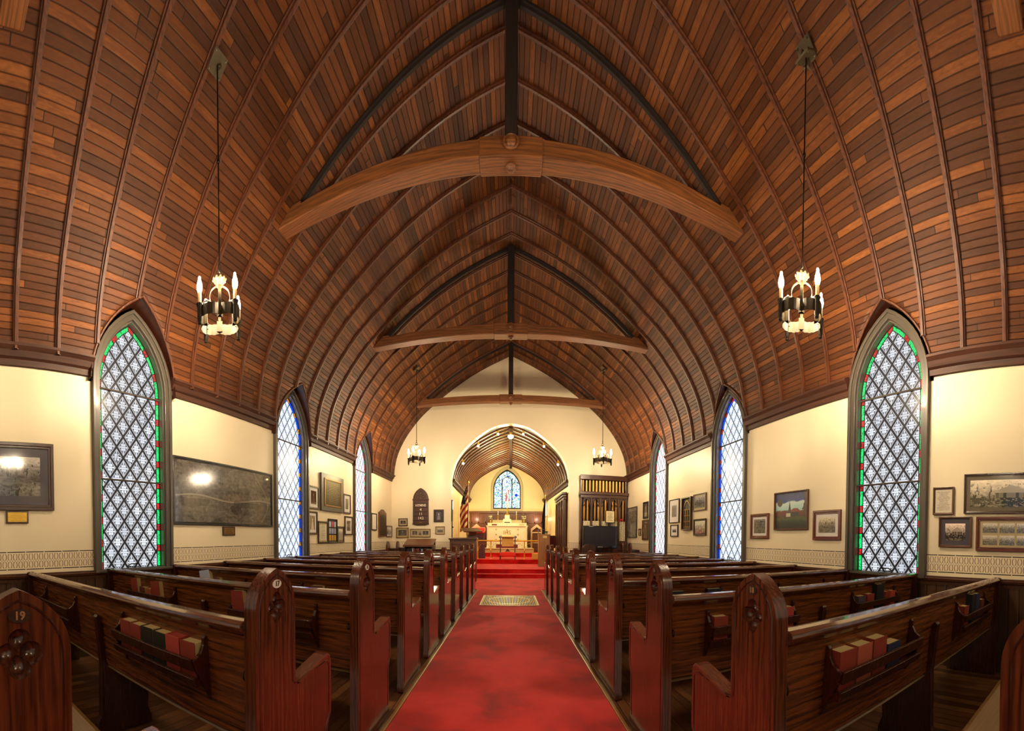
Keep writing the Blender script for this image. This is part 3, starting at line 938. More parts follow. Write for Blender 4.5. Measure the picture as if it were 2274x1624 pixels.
for d, w, h, c, lab in ((1.66, .09, .15, 'red', 'red hymnal at the aisle end of the wall-side rack on pew 18'), (1.80, .07, .215, 'black', 'black book behind the navy one in wall-side rack on pew 18'), (1.90, .09, .21, 'navy', 'tall navy book in the wall-side rack on pew 18'), (2.03, .07, .15, 'brown', 'small dark red book at wall end of the rack on pew 18')):
    book(1, 1, d, w, h, .045, c, lab)
for d, w, h, c, lab in ((.34, .09, .15, 'red', 'red hymnal at the aisle end of the near rack on pew 16'), (.84, .10, .155, 'bright red', 'bright red hymnal at far end of the near rack on pew 16'), (1.64, .10, .15, 'grey', 'grey book at the aisle end of the far rack on pew 16'),
        (1.76, .10, .155, 'red', 'red hymnal next to the grey book on pew 16'), (1.90, .11, .225, 'black', 'tall black book standing above the others in far rack on pew 16'), (2.02, .07, .15, 'red', 'red hymnal just past the tall black book on pew 16'), (2.11, .08, .15, 'bright red', 'bright red hymnal at the wall end of the far rack on pew 16')):
    book(1, 2, d, w, h, .05, c, lab)
for d, w, h, c, lab in ((.49, .13, .17, 'black', 'black book nearest the aisle in the rack on pew 14'), (.83, .13, .175, 'black', 'black book at far end of the near rack on pew 14')):
    book(1, 3, d, w, h, .04, c, lab)

# ------------------------------------------------------------------ chandeliers
bulb_mat = NT('lit_bulb').emit((1.0, .80, .53), 1050)
def make_chandelier():
    root = bpy.data.objects.new('chandelier', None); COL.objects.link(root); root.empty_display_size = .1
    # origin at ring centre bottom, z0 = 2.955
    m = MB()
    # quatrefoil band
    P = []
    R, c = .098, .092
    for k in range(4):
        a = k*PI/2
        for j in range(-9, 10):
            q = a+math.radians(j*12.2)
            P.append((c*math.cos(a)+R*math.cos(q), c*math.sin(a)+R*math.sin(q)))
    # keep the union outline
    N = len(P)
    P = [(x*.98, y*.98) for x, y in P]
    NB = 8
    for i in range(N):
        a, b = P[i], P[(i+1) % N]
        sc = .004*math.cos(i*PI)
        z0, z1 = 0.0+.003*(i % 2), .092-.003*(i % 2)
        for th in (0,):
            ai = (a[0]*.975, a[1]*.975); bi = (b[0]*.975, b[1]*.975)
            m.quad((*a, z0), (*b, z0), (*b, z1), (*a, z1)); m.quad((*bi, z0), (*ai, z0), (*ai, z1), (*bi, z1))
            m.quad((*a, z1), (*b, z1), (*bi, z1), (*ai, z1)); m.quad((*a, z0), (*ai, z0), (*bi, z0), (*b, z0))
    m.build('quatrefoil_band', M['brassy'], root, smooth=True)
    # crown straps: ogee arches crossing
    for k in range(2):
        m = MB(); ang = PI/4+k*PI/2
        half = [(.165, .02), (.165, .10), (.150, .165), (.112, .195), (.082, .190), (.074, .182), (.082, .225), (.070, .275), (.035, .305), (.0, .312)]
        half = catmull(half, 3)
        full = [(x, z) for x, z in half]+[(-x, z) for x, z in reversed(half[:-1])]
        w = .012
        ca, sa = math.cos(ang), math.sin(ang)
        for i in range(len(full)-1):
            (x0, z0), (x1, z1) = full[i], full[i+1]
            f = lambda x, z, o, q: (ca*(x+q)-sa*o, sa*(x+q)+ca*o, z+q)
            for q in (0, .003):
                m.quad(f(x0, z0, -w, q), f(x0, z0, w, q), f(x1, z1, w, q), f(x1, z1, -w, q))
            m.quad(f(x0, z0, w, 0), f(x0, z0, w, .003), f(x1, z1, w, .003), f(x1, z1, w, 0))
            m.quad(f(x0, z0, -w, 0), f(x0, z0, -w, .003), f(x1, z1, -w, .003), f(x1, z1, -w, 0))
        m.build('crown_strap', M['brassy'], root)
    m = MB(); m.lathe([(.001, .300), (.02, .303), (.03, .315), (.034, .335), (.045, .345), (.052, .358), (.046, .368), (.04, .362), (.03, .37), (.025, .385), (.012, .395), (.001, .396)], n=18)
    for k in range(10):
        q = 2*PI*k/10; m.lathe([(.001, -.011), (.008, -.008), (.011, 0), (.008, .008), (.001, .011)], (.05*math.cos(q), .05*math.sin(q), .365), 8)
    m.build('rosette', M['brassy'], root, smooth=True)
    m = MB(); m.tube([(.02*math.cos(q), 0, .415+.022*math.sin(q)) for q in [2*PI*k/14 for k in range(14)]], .005, 6, closed=True)
    m.tube([(0, .013*math.cos(q), .46+.035*math.sin(q)) for q in [2*PI*k/14 for k in range(14)]], .005, 6, closed=True)
    for dx in (-.006, .006): m.tube([(dx, 0, .48), (dx*.6, 0, .8), (0, 0, 1.1)], .0035, 6)
    m.tube([(0, 0, 1.05), (0, 0, 2.12)], .006, 6)
    m.lathe([(.001, -.02), (.012, -.012), (.014, 0), (.012, .012), (.001, .02)], (0, 0, 1.32), 8)
    m.build('hanging_rod', M['iron'], root, smooth=True)
    for k in range(4):
        a = k*PI/2-.14
        x, y = .198*math.cos(a), .198*math.sin(a)
        m = MB(); m.lathe([(.001, -.062), (.014, -.060), (.016, -.05), (.012, -.045), (.019, -.03), (.019, .075), (.026, .085), (.028, .097), (.020, .10), (.001, .10)], (x, y, 0), 14)
        m.lathe([(.001, 0), (.007, .003), (.001, .006)], (x*.86, y*.86, .04), 6)
        sk = m.build('candle_socket', M['iron'], root, smooth=True)
        MB().lathe([(.0145, .098), (.0145, .185), (.001, .186)], (x, y, 0), 12).build('candle_sleeve', M['candle'], sk, smooth=True)
        MB().lathe([(.010, .184), (.016, .196), (.021, .215), (.022, .232), (.018, .258), (.011, .282), (.0095, .302), (.006, .312), (.001, .315)], (x, y, 0), 14).build('bulb', bulb_mat, sk, smooth=True)
    return root
ch = make_chandelier()
plate_mat = plain('tarnished_plate', srgb(104, 92, 70), .45, .5, noise=.5)
pos = [(-2.145, 2.2, 'left front, above pew 15'), (2.10, 2.14, ''), (-2.13, 8.29, ''), (2.09, 8.29, '')]
labs = ['wrought metal crown chandelier with four bulbs, large one hanging at left', 'wrought metal crown chandelier with four bulbs, large one hanging at right',
        'small distant chandelier left of the chancel arch', 'small distant chandelier above the television, right of the arch']
for i, (x, y, _) in enumerate(pos):
    o = ch if i == 0 else copy_tree(ch)
    o.location = (x, y, 2.955)
    if x > 0: o.rotation_euler = (0, 0, .0)
    tag(o, labs[i], 'chandelier', 'crown chandeliers hanging in the nave')
    # ceiling plate, follows the slope
    zt = z_at_x(x)
    x1, z1 = at_s(s_at_z(zt)-.05); x2, z2 = at_s(s_at_z(zt)+.05)
    sl = math.atan2(z2-z1, x1-x2)
    m = MB(); m.prism([(-.068, -.068), (.068, -.068), (.068, .068), (-.068, .068)], 'Z', -.008, .006)
    for q in range(4): m.lathe([(.001, -.014), (.009, -.010), (.009, 0), (.001, .001)], (.075*math.cos(PI/4+q*PI/2), .075*math.sin(PI/4+q*PI/2), -.004), 8)
    m.tube([(0, 0, -.01), (.01, 0, -.05), (-.005, 0, -.075), (-.02, 0, -.05), (-.012, 0, -.035)], .007, 6)
    p = m.build('ceiling_plate', plate_mat, o)
    p.location = (0-(0 if x < 0 else 0), 0, zt-.045-2.955); p.rotation_euler = (0, sl*(-1 if x < 0 else 1), 0)

# ------------------------------------------------------------------ pictures on the walls
def fin(k, col, rough=.08): return k.bsdf(col, rough, coat=.6, coatr=.03)
def pic_land(seed, tint=(1, .9, .74), hor=.42, con=1.0, house=False, dark=.05, light=.75):
    k = NT('photo_print'); u, v, _ = k.xyz(k.uv())
    n = k.noise(k.comb(k.mul(u, 5), k.mul(v, 5), seed), 2.2, 6, .7, .6); tr = k.noise(k.comb(k.mul(u, 22), k.mul(v, 4), seed+3), 1, 3, .6)
    sky = k.m2('SUBTRACT', v, hor, clamp=True)
    f = k.add(k.mul(k.mul(sky, 3.2), .42), k.mul(k.sub(n, .40), 1.6*con))
    f = k.sub(f, k.mul(k.mul(k.gt(tr, .58), k.lt(v, .88)), .45))
    if house:
        dx = k.abs(k.sub(u, .60))
        roof = k.mul(k.lt(k.add(v, k.mul(dx, .9)), .80), k.gt(v, .50)); roof = k.mul(roof, k.lt(dx, .30))
        wall_ = k.mul(k.lt(dx, .24), k.mul(k.lt(v, .52), k.gt(v, .22)))
        f = k.mix(roof, k.comb(f, f, f), (.42, .42, .42)); f = k.mix(wall_, f, (.22, .22, .22))
        win_ = k.mul(k.mul(wall_, k.gt(k.frac(k.mul(dx, 9)), .6)), k.gt(v, .32)); f = k.mix(win_, f, (.05, .05, .05))
        crowd = k.mul(k.gt(k.vor(k.comb(k.mul(u, 24), k.mul(v, 14), seed), 1), .48), k.mul(k.lt(v, .34), k.gt(v, .12))); f = k.mix(crowd, f, (.03, .03, .03))
        col = k.mix(1.0, f, tint, 'MULTIPLY')
    else:
        col = k.ramp(k.m2('ADD', f, .08, clamp=True), [(0, tuple(dark*t for t in tint)), (.5, tuple(.30*t for t in tint)), (1, tuple(light*t for t in tint))])
    return fin(k, col)
def pic_port(seed, bg=(.03, .02, .015), fg=(.45, .36, .26), light=False):
    k = NT('portrait_print'); u, v, _ = k.xyz(k.uv())
    dx = k.sub(u, .5)
    head = k.lt(k.add(k.mul(k.mul(dx, dx), 9), k.mul(k.m2('POWER', k.abs(k.sub(v, .70)), 2), 6)), .10)
    body = k.mul(k.lt(v, .58), k.lt(k.abs(dx), k.add(.12, k.mul(k.sub(.58, v), .35))))
    n = k.noise(k.comb(k.mul(u, 6), k.mul(v, 6), seed), 2, 4, .6)
    col = k.mix(body, bg, tuple(c*(.9 if light else .45) for c in fg)); col = k.mix(head, col, fg)
    col = k.mix(k.mul(n, .6), col, tuple(c*.4 for c in fg))
    return fin(k, col)
def pic_text(seed, paper=(.72, .66, .55), rows=18, ink=(.12, .10, .09), margin=.1, rough=.1, metal=0):
    k = NT('text_sheet'); u, v, _ = k.xyz(k.uv())
    rr = k.frac(k.mul(v, rows)); ri = k.floor(k.mul(v, rows)); r = k.wn(k.comb(ri, seed))
    ch = k.noise(k.comb(k.mul(u, 60), k.mul(ri, 7.3), seed), 1, 1)
    L = k.mul(k.mul(k.gt(rr, .35), k.lt(rr, .75)), k.gt(ch, .42))
    half = k.sub(.5-margin, k.mul(r, .16))
    L = k.mul(L, k.lt(k.abs(k.sub(u, .5)), half)); L = k.mul(L, k.mul(k.gt(v, margin*.8), k.lt(v, 1-margin*.8)))
    return k.bsdf(k.mix(k.mul(L, .8), paper, ink), rough, metal, coat=.4 if not metal else 0, coatr=.05)
def pic_aerial(seed, lo=.02, hi=.30):
    k = NT('aerial_print'); u, v, _ = k.xyz(k.uv())
    g1 = k.vor(k.comb(k.mul(u, 42), k.mul(v, 24), seed), 1.0, 'F1', 1)
    gx, gy, gz = k.xyz(g1)
    n = k.noise(k.comb(k.mul(u, 9), k.mul(v, 5), seed), 1.5, 6, .7, .5)
    st = k.mx(k.lt(k.frac(k.mul(u, 26)), .10), k.lt(k.frac(k.mul(v, 15)), .12))
    river = k.lt(k.abs(k.sub(v, k.add(.42, k.mul(.04, k.sin(k.mul(u, 9)))))), .014)
    rd = k.lt(k.abs(k.sub(u, k.add(.86, k.mul(.10, k.sin(k.mul(v, 4)))))), .004)
    f = k.add(k.mul(k.sub(n, .25), .9), k.mul(gx, .28)); f = k.add(f, k.mul(st, .10)); f = k.mx(f, k.mul(k.mx(river, rd), .9))
    f = k.mul(f, k.sub(1.0, k.mul(.5, k.mul(k.gt(k.noise(k.comb(u, v, seed), 4, 2), .55), k.lt(v, .4)))))
    return fin(k, k.ramp(f, [(0, (lo, lo*.9, lo*.75)), (1, (hi, hi*.92, hi*.8))]), .12)
def pic_paint():
    k = NT('painted_canvas'); u, v, _ = k.xyz(k.uv())
    n = k.noise(k.comb(u, v, 2.0), 5, 5, .6, .4)
    vv = k.add(v, k.mul(k.sub(n, .5), .22))
    col = k.ramp(vv, [(.0, srgb(18, 20, 16)), (.18, srgb(30, 44, 22)), (.30, srgb(70, 78, 34)), (.335, srgb(58, 36, 24)), (.36, srgb(92, 46, 34)), (.50, srgb(104, 52, 38)), (.53, srgb(150, 196, 190)), (.72, srgb(196, 214, 208)), (.76, srgb(40, 62, 128)), (1, srgb(24, 34, 92))])
    tree = k.mul(k.gt(k.add(u, k.mul(k.sub(n, .5), .3)), .90), k.gt(v, .35)); col = k.mix(tree, col, srgb(74, 48, 34))
    t2 = k.lt(k.add(k.mul(k.m2('POWER', k.sub(u, .14), 2), 30), k.mul(k.m2('POWER', k.sub(v, .74), 2), 18)), .22); col = k.mix(t2, col, srgb(60, 46, 40))
    sp = k.mul(k.lt(k.mul(k.abs(k.sub(u, .46)), 7), k.sub(.78, v)), k.gt(v, .36)); sp = k.mul(sp, k.lt(k.abs(k.sub(u, .46)), .055)); col = k.mix(sp, col, srgb(60, 54, 60))
    bd = k.mul(k.lt(k.abs(k.sub(u, .62)), .13), k.mul(k.gt(v, .34), k.lt(v, .47))); col = k.mix(bd, col, srgb(38, 40, 40))
    rf = k.mul(k.lt(k.abs(k.sub(u, .64)), k.sub(.17, k.mul(k.sub(v, .46), 1.0))), k.mul(k.gt(v, .46), k.lt(v, .56))); col = k.mix(rf, col, srgb(128, 54, 44))
    wh = k.mul(k.lt(k.abs(k.sub(u, .42)), .07), k.mul(k.gt(v, .33), k.lt(v, .43))); col = k.mix(wh, col, srgb(190, 186, 160))
    return k.bsdf(col, .35)
FR = {'dark': wood('frame_dark', srgb(28, 14, 8), srgb(84, 48, 26), 'X', .3, .4, scale=3), 'red': wood('frame_mahogany', srgb(60, 20, 10), srgb(130, 56, 30), 'X', .25, .5, scale=3),
      'black': plain('frame_black', srgb(20, 18, 17), .3, coat=.3), 'brown': wood('frame_brown', srgb(50, 28, 16), srgb(120, 74, 42), 'X', .3, .3, scale=3), 'gold': plain('frame_gilt', srgb(140, 100, 48), .35, .5)}
MATS = {'white': plain('mount_white', srgb(214, 208, 204), .6), 'cream': plain('mount_cream', srgb(176, 158, 118), .6), 'navy': plain('mount_slate', srgb(62, 56, 66), .5, coat=.5), 'grey': plain('mount_olive', srgb(96, 84, 62), .6, coat=.4), 'black': plain('mount_black', srgb(16, 14, 14), .5)}
def wroot(name, wall, h0, h1, z0, label, cat, group=None):
    hc = (h0+h1)/2
    if wall == 'L': loc, rz = (XL, hc, z0), PI/2
    elif wall == 'R': loc, rz = (XR, hc, z0), -PI/2
    elif wall == 'E': loc, rz = (hc, YE, z0), 0
    return empty(name, loc, label, cat, group, rz)
def uvq(x0, x1, z0, z1, y, parent, name, mat):
    m = MB(); m.quad((x0, y, z0), (x1, y, z0), (x1, y, z1), (x0, y, z1), uv=[(0, 0), (1, 0), (1, 1), (0, 1)])
    return m.build(name, mat, parent, recalc=False)
def frame(wall, h0, h1, z0, z1, label, fw=.03, fm='dark', mt='white', mw=.05, pic=None, pics=None, depth=.028, cat='picture', name='framed_picture', mwb=None):
    r = wroot(name, wall, h0, h1, z0, label, cat, 'framed pictures and notices on the church walls')
    w = abs(h1-h0)/2; H = z1-z0
    m = MB()
    O = [(-w, 0), (w, 0), (w, H), (-w, H)]; I = [(-w+fw, fw), (w-fw, fw), (w-fw, H-fw), (-w+fw, H-fw)]
    I2 = [(-w+fw*.6, fw*.6), (w-fw*.6, fw*.6), (w-fw*.6, H-fw*.6), (-w+fw*.6, H-fw*.6)]
    m.ring(O, I2, 'Y', -depth, -.001); m.ring(I2, I, 'Y', -depth*.72, -.001)
    m.build('frame', FR[fm], r, bevel=.003)
    m = MB().box(-w+fw*.8, w-fw*.8, -.012, -.002, fw*.8, H-fw*.8)
    m.build('mount' if mt else 'backing', MATS[mt or 'black'], r)
    if pics:
        for (a, b, c, d, mat) in pics:
            x0 = -w+fw+(2*w-2*fw)*a; x1 = -w+fw+(2*w-2*fw)*b; q0 = fw+(H-2*fw)*c; q1 = fw+(H-2*fw)*d
            uvq(x0, x1, q0, q1, -.0135, r, 'photograph', mat)
    else:
        b = mwb if mwb is not None else mw
        uvq(-w+fw+mw, w-fw-mw, fw+b, H-fw-mw, -.0135, r, 'photograph', pic)
    return r
frame('L', .02, 1.253, 1.502, 2.162, 'large dark oak framed aerial photo of a shoreline at the left edge', .055, 'dark', 'navy', .085, pic_land(1.0, (1, .93, .84), .5, .7, dark=.04, light=.8))
r = wroot('brass_plaque', 'L', .76, .987, 1.374, 'small brass plaque on wood under the aerial shoreline photo', 'plaque')
MB().box(-.113, .113, -.016, 0, 0, .123).build('plaque_board', FR['dark'], r, bevel=.003)
MB().box(-.095, .095, -.019, -.014, .016, .107).build('brass_sheet', M['brass'], r)
for i, t in enumerate(['1917 AERIAL PHOTO OF', 'MASSAPEQUA MANOR & LAKE', 'LOOKING EAST OVER MERRICK ROAD', 'AT OCEAN AVENUE', 'COURTESY OF MRS. J. HARRY SHARPE']):
    text('engraving', t, .0105 if i != 4 else .008, M['text_dark'], r, (0, -.0195, .094-.0165*i), (PI/2, 0, 0), .0002)
frame('L', 2.735, 4.69, 1.379, 2.206, 'very wide dark framed aerial town map between the two left windows', .035, 'black', None, .0, pic_aerial(4.0))
r = wroot('brass_plaque', 'L', 3.584, 3.829, 1.243, 'small dull plaque under the wide aerial map on the left wall', 'plaque')
MB().box(-.122, .122, -.016, 0, 0, .125).build('plaque_board', FR['dark'], r, bevel=.003)
uvq(-.10, .10, .018, .107, -.0185, r, 'brass_sheet', pic_text(3, srgb(128, 98, 50), 5, srgb(60, 40, 20), .1, .35, .8))
frame('L', 5.80, 6.175, 1.746, 2.175, 'upper left sepia portrait in white mount beside the big bronze tablet', .035, 'dark', 'white', .055, pic_port(1, (.06, .03, .02), (.34, .22, .14)))
r = wroot('memorial_tablet', 'L', 6.238, 7.212, 1.741, 'large square bronze memorial tablet on dark board, left wall between windows', 'plaque')
MB().box(-.487, .487, -.045, 0, 0, .727).build('backing_board', M['case'], r, bevel=.004)
m = MB(); m.ring([(-.38, .09), (.38, .09), (.38, .64), (-.38, .64)], [(-.345, .12), (.345, .12), (.345, .61), (-.345, .61)], 'Y', -.058, -.045); m.build('gilt_border', FR['gold'], r, bevel=.003)
uvq(-.35, .35, .115, .615, -.050, r, 'inscription', pic_text(8, srgb(50, 40, 26), 15, srgb(120, 90, 46), .1, .35, .6))
for x in (-.36, .36):
    for z in (.11, .62): m = MB(); m.lathe([(.012, 0), (.008, .006), (.001, .008)], (0, 0, 0), 8); o = m.build('stud', M['iron'], r); o.location = (x, -.056, z); o.rotation_euler = (PI/2, 0, 0)
frame('L', 7.265, 7.62, 1.743, 2.17, 'sepia portrait in white mount at right of the bronze tablet', .03, 'dark', 'white', .07, pic_port(2, (.25, .21, .15), (.10, .07, .05)))
frame('L', 5.77, 6.115, 1.274, 1.704, 'lower left portrait of a woman in white, left wall cluster', .035, 'dark', 'white', .05, pic_port(3, (.05, .04, .03), (.7, .62, .52), True))
frame('L', 6.15, 6.54, 1.107, 1.531, 'framed typed letter below the bronze tablet', .035, 'dark', 'cream', .03, pic_text(5, (.66, .62, .48), 16))
r = frame('L', 6.555, 6.95, 1.106, 1.595, 'black shadow box of nine small coloured medals below bronze tablet', .022, 'black', 'black', .0,
      pics=[(.06+.31*i, .30+.31*i, .06+.31*j, .31+.31*j, plain('medal_%d%d' % (i, j), c, .5)) for i in range(3) for j, c in enumerate([srgb(196, 150, 60), srgb(150, 160, 190), srgb(170, 190, 210) if i != 1 else srgb(200, 80, 100)])])
frame('L', 6.965, 7.275, 1.108, 1.453, 'small brown framed ship picture right of the medal box', .022, 'brown', 'grey', .035, pic_land(9, (1, .93, .82), .35, .5, dark=.3))
frame('L', 7.33, 7.72, 1.272, 1.688, 'sepia portrait low beside the third left window', .03, 'dark', 'white', .065, pic_port(4, (.32, .24, .16), (.16, .10, .06)))
frame('L', 8.92, 9.295, 1.412, 1.856, 'black framed certificate just past the third left window', .025, 'black', 'white', .03, pic_text(11, (.78, .70, .56), 12, (.4, .35, .3)))
r = wroot('wooden_tablet', 'L', 9.44, 10.01, 1.252, 'tall wooden roll-of-honour tablet with crest, near left corner', 'plaque')
m = MB(); m.prism([(-.285, 0), (.285, 0), (.285, .66), (.20, .68), (.12, .72), (.06, .745), (-.06, .745), (-.12, .72), (-.20, .68), (-.285, .66)], 'Y', -.045, 0); m.build('board', M['midwood'], r, bevel=.005)
uvq(-.25, .25, .03, .60, -.047, r, 'name_plates', pic_text(14, srgb(70, 48, 28), 22, srgb(30, 20, 12), .02, .4, .3))
frame('L', 10.09, 10.585, 1.235, 1.569, 'small framed photo on left wall right against the corner', .03, 'brown', 'white', .04, pic_land(12))
frame('E', -3.278, -2.992, 1.56, 1.791, 'small dark framed photo above the oval group photo, left of hymn board', .025, 'dark', 'cream', .04, pic_port(6, (.02, .02, .02), (.4, .32, .22)))
frame('E', -3.348, -2.961, 1.212, 1.52, 'olive framed photo nearest the left corner on the end wall', .022, 'gold', 'cream', .045, pic_port(7, (.05, .05, .04), (.3, .26, .2)))
frame('E', -2.922, -2.30, 1.232, 1.477, 'long frame of three small photos under the hymn board', .02, 'gold', 'cream', .0,
      pics=[(.10, .34, .24, .8, pic_port(8, (.03, .03, .03), (.5, .42, .34))), (.38, .60, .2, .84, pic_port(9, (.5, .42, .32), (.3, .2, .16))), (.64, .92, .24, .8, pic_port(10, (.04, .04, .04), (.36, .3, .24)))])
frame('E', -2.208, -1.908, 1.672, 2.035, 'dark square frame with round portrait, right of the hymn board', .045, 'dark', 'black', .0, pics=[(.12, .88, .08, .92, pic_port(11, (.05, .03, .05), (.5, .48, .5)))])
frame('E', -2.156, -1.878, 1.317, 1.547, 'small silvery framed photo below the round portrait', .018, 'gold', 'cream', .04, pic_land(15))
r = wroot('hymn_board', 'E', -2.83, -2.355, 1.612, 'dark pointed-arch hymn board reading HYMNS 4 11 142', 'hymn board')
o = [(-.24, .0), (-.235, .72)]; g = gothic(.232, .72, 1.06, 8); o = [(-.24, 0)]+g+[(.24, 0), (.13, -.035), (-.13, -.035)]
MB().prism(o, 'Y', -.03, 0).build('board', M['darkwood'], r, bevel=.005)
m = MB(); g2 = gothic(.205, .72, 1.02, 8); m.ring([(-.232, .03)]+gothic(.232, .72, 1.06, 8)+[(.232, .03)], [(-.205, .05)]+g2+[(.205, .05)], 'Y', -.045, -.03); m.box(-.25, .25, -.05, -.03, .705, .735).box(-.25, .25, -.05, -.03, 0, .03)
m.build('moulding', M['darkwood'], r, bevel=.003)
m = MB()
for c in ((0, .91, .05), (-.08, .80, .045), (.08, .80, .045)): m.tube([(c[0]+c[2]*math.cos(q), -.033, c[1]+c[2]*math.sin(q)) for q in [2*PI*k/20 for k in range(20)]], .006, 6, closed=True)
m.build('tracery', M['pewD'], r, smooth=True)
m = MB()
for z in (.12, .245, .37, .495, .62): m.box(-.205, .205, -.044, -.03, z-.012, z)
m.build('slot_rails', M['pewD'], r)
MB().box(-.045, .045, -.036, -.03, .035, .065).build('name_plate', M['brass'], r)
for t, x, z, sz in (('HYMNS', 0, .545, .095), ('4', 0, .42, .11), ('1', -.03, .295, .11), ('1', .03, .295, .11), ('1', -.06, .17, .11), ('4', 0, .17, .11), ('2', .065, .17, .11)): text('numerals' if sz > .1 else 'heading', t, sz, M['cream_text'], r, (x, -.037, z+.005), (PI/2, 0, 0), .002, bold=.0015)
# right wall
frame('R', 10.40, 9.63, 1.256, 2.124, 'tall black framed engraving on right wall next to the corner', .022, 'black', None, 0, pic_land(21, (.95, .9, .72), .75, .9, dark=.1))
frame('R', 9.14, 8.79, 1.75, 2.18, 'upper dark framed portrait right of the tall engraving', .05, 'black', None, 0, pic_port(12, (.05, .03, .02), (.55, .46, .34)))
frame('R', 9.19, 8.77, 1.20, 1.716, 'lower brown framed sepia portrait right of the tall engraving', .045, 'dark', None, 0, pic_port(13, (.10, .05, .03), (.5, .34, .2)))
frame('R', 9.47, 9.30, 1.312, 1.494, 'tiny wood framed picture between the engraving and the sepia portrait', .02, 'brown', 'cream', .02, pic_land(23))
frame('R', 7.48, 6.99, 1.57, 2.077, 'black framed dark print in wide white mount, beside third right window', .018, 'black', 'white', .11, pic_land(24, (.8, .8, .78), .8, 1.2))
frame('R', 7.40, 7.035, 1.278, 1.53, 'small black framed print below the white-mounted one on right wall', .02, 'black', 'white', .07, pic_land(25, (.7, .7, .7)))
r = wroot('framed_window_display', 'R', 6.83, 6.42, 1.406, 'tall frame holding gilt pointed-arch lattice of small photos, right wall', 'picture', 'framed pictures and notices on the church walls')
m = MB(); w, H = .205, .658; m.ring([(-w, 0), (w, 0), (w, H), (-w, H)], [(-w+.025, .025), (w-.025, .025), (w-.025, H-.025), (-w+.025, H-.025)], 'Y', -.05, 0); m.build('frame', FR['dark'], r, bevel=.003)
MB().box(-w+.02, w-.02, -.012, 0, .02, H-.02).build('backing', MATS['black'], r)
m = MB(); g1 = [(-.15, .05)]+gothic(.15, .40, .60, 8)+[(.15, .05)]; g2 = [(-.13, .07)]+gothic(.13, .40, .57, 8)+[(.13, .07)]; m.ring(g1, g2, 'Y', -.022, -.012)
for x in (-.045, .045): m.box(x-.008, x+.008, -.022, -.012, .06, .42)
for z in (.17, .29, .41): m.box(-.14, .14, -.022, -.012, z-.008, z+.008)
m.build('gilt_lattice', FR['gold'], r)
frame('R', 6.36, 5.875, 1.761, 2.084, 'glossy framed photo hung highest on right wall before blue window', .022, 'brown', 'cream', .03, pic_land(27, (.8, .8, .78), .4, 1.3))
frame('R', 6.33, 5.86, 1.291, 1.608, 'framed photo of a white arched church interior below the glossy one', .022, 'dark', 'black', .02, pic_land(28, (.8, .8, .78), .3, 1.5))
frame('R', 4.51, 4.08, 1.239, 1.606, 'small mahogany framed photo of a woodland path, nearest the blue window', .045, 'red', 'white', .035, pic_land(31, (.7, .66, .6), .8, 1.2))
frame('R', 3.955, 3.30, 1.358, 1.876, 'colour painting of a steepled church among autumn trees under blue sky', .022, 'brown', None, 0, pic_paint(), cat='painting', name='painting', depth=.035)
frame('R', 3.21, 2.76, 1.228, 1.593, 'mahogany framed square photo of a park, right of the church painting', .045, 'red', 'white', .045, pic_land(33, (1, .86, .66), .4, .9))
frame('R', 1.58, 1.355, 1.497, 1.772, 'small brown framed page of printed text right of nearest right window', .022, 'brown', None, 0, pic_text(40, (.66, .58, .46), 20))
frame('R', 1.25, .45, 1.504, 1.887, 'wide framed group photograph before an old church at right edge', .022, 'dark', 'grey', .04, pic_land(35, (1, .88, .68), .3, .8, True))
frame('R', 1.51, 1.165, 1.175, 1.476, 'square framed photo of a gabled chapel in slate mount, right wall', .022, 'brown', 'navy', .045, pic_land(36, (1, .8, .66), .3, .7, True))
frame('R', 1.12, .35, 1.146, 1.474, 'wide mahogany frame of several small old photos at lower right edge', .038, 'red', 'cream', .0,
      pics=[(.04+.24*i, .25+.24*i, .08+.46*j, .44+.46*j, pic_land(50+i*2+j, (1, .9, .75), .35, 1.2)) for i in range(4) for j in range(2)])

# ------------------------------------------------------------------ organ front, right of the arch
r = empty('organ_case', (2.69, YE-.002, .01), 'dark carved organ front with rows of gilded pipes in right corner', 'pipe organ')
W2 = .70
m = MB(); m.box(-W2, W2, -.05, -.003, 0.0, 3.0); m.build('back_panel', plain('organ_void', srgb(20, 10, 6), .8), r)
m = MB(); m.box(-W2-.01, W2, -.22, 0, 2.90, 3.03).box(-W2, -W2+.05, -.16, 0, 0, 2.9).box(W2-.06, W2, -.16, 0, 0, 2.9)
m.box(-W2-.02, W2+.02, -.24, 0, 2.47, 2.55).box(-W2, W2, -.19, 0, 2.38, 2.47)
for k in range(1, 5): x = -W2+.05+k*.272; m.box(x-.028, x+.028, -.18, -.02, 1.10, 2.40)
m.box(-W2, W2, -.2, 0, 1.04, 1.14).box(-W2, W2, -.14, 0, 0, 1.04).box(-W2, W2, -.15, 0, 1.0, 1.6) if False else m.box(-W2, W2, -.2, 0, 1.04, 1.14).box(-W2, W2, -.14, 0, 0, 1.04)
m.build('case', M['darkwood'], r, bevel=.006)
m = MB()
for k in range(5):
    xa = -W2+.05+k*.272+.03; xb = xa+.212; xm = (xa+xb)/2; h = (xb-xa)/2
    pts = gothic(h*.92, 2.12, 2.36, 6)
    pts = [(xm+x, z) for x, z in pts]
    out = [(xa, 2.12)]+[(p[0], 2.38) for p in pts[1:-1]]+[(xb, 2.12)]
    m.ring(out, pts, 'Y', -.15, -.12, closed=False)
    for s in (-1, 1): m.tube([(xm+s*h*.9, -.135, 2.14), (xm+s*h*.55, -.135, 2.20), (xm+s*h*.45, -.135, 2.14)], .012, 6)
m.build('pipe_arches', M['pewD'], r)
gp = plain('organ_gilt', srgb(206, 150, 66), .35, .45)
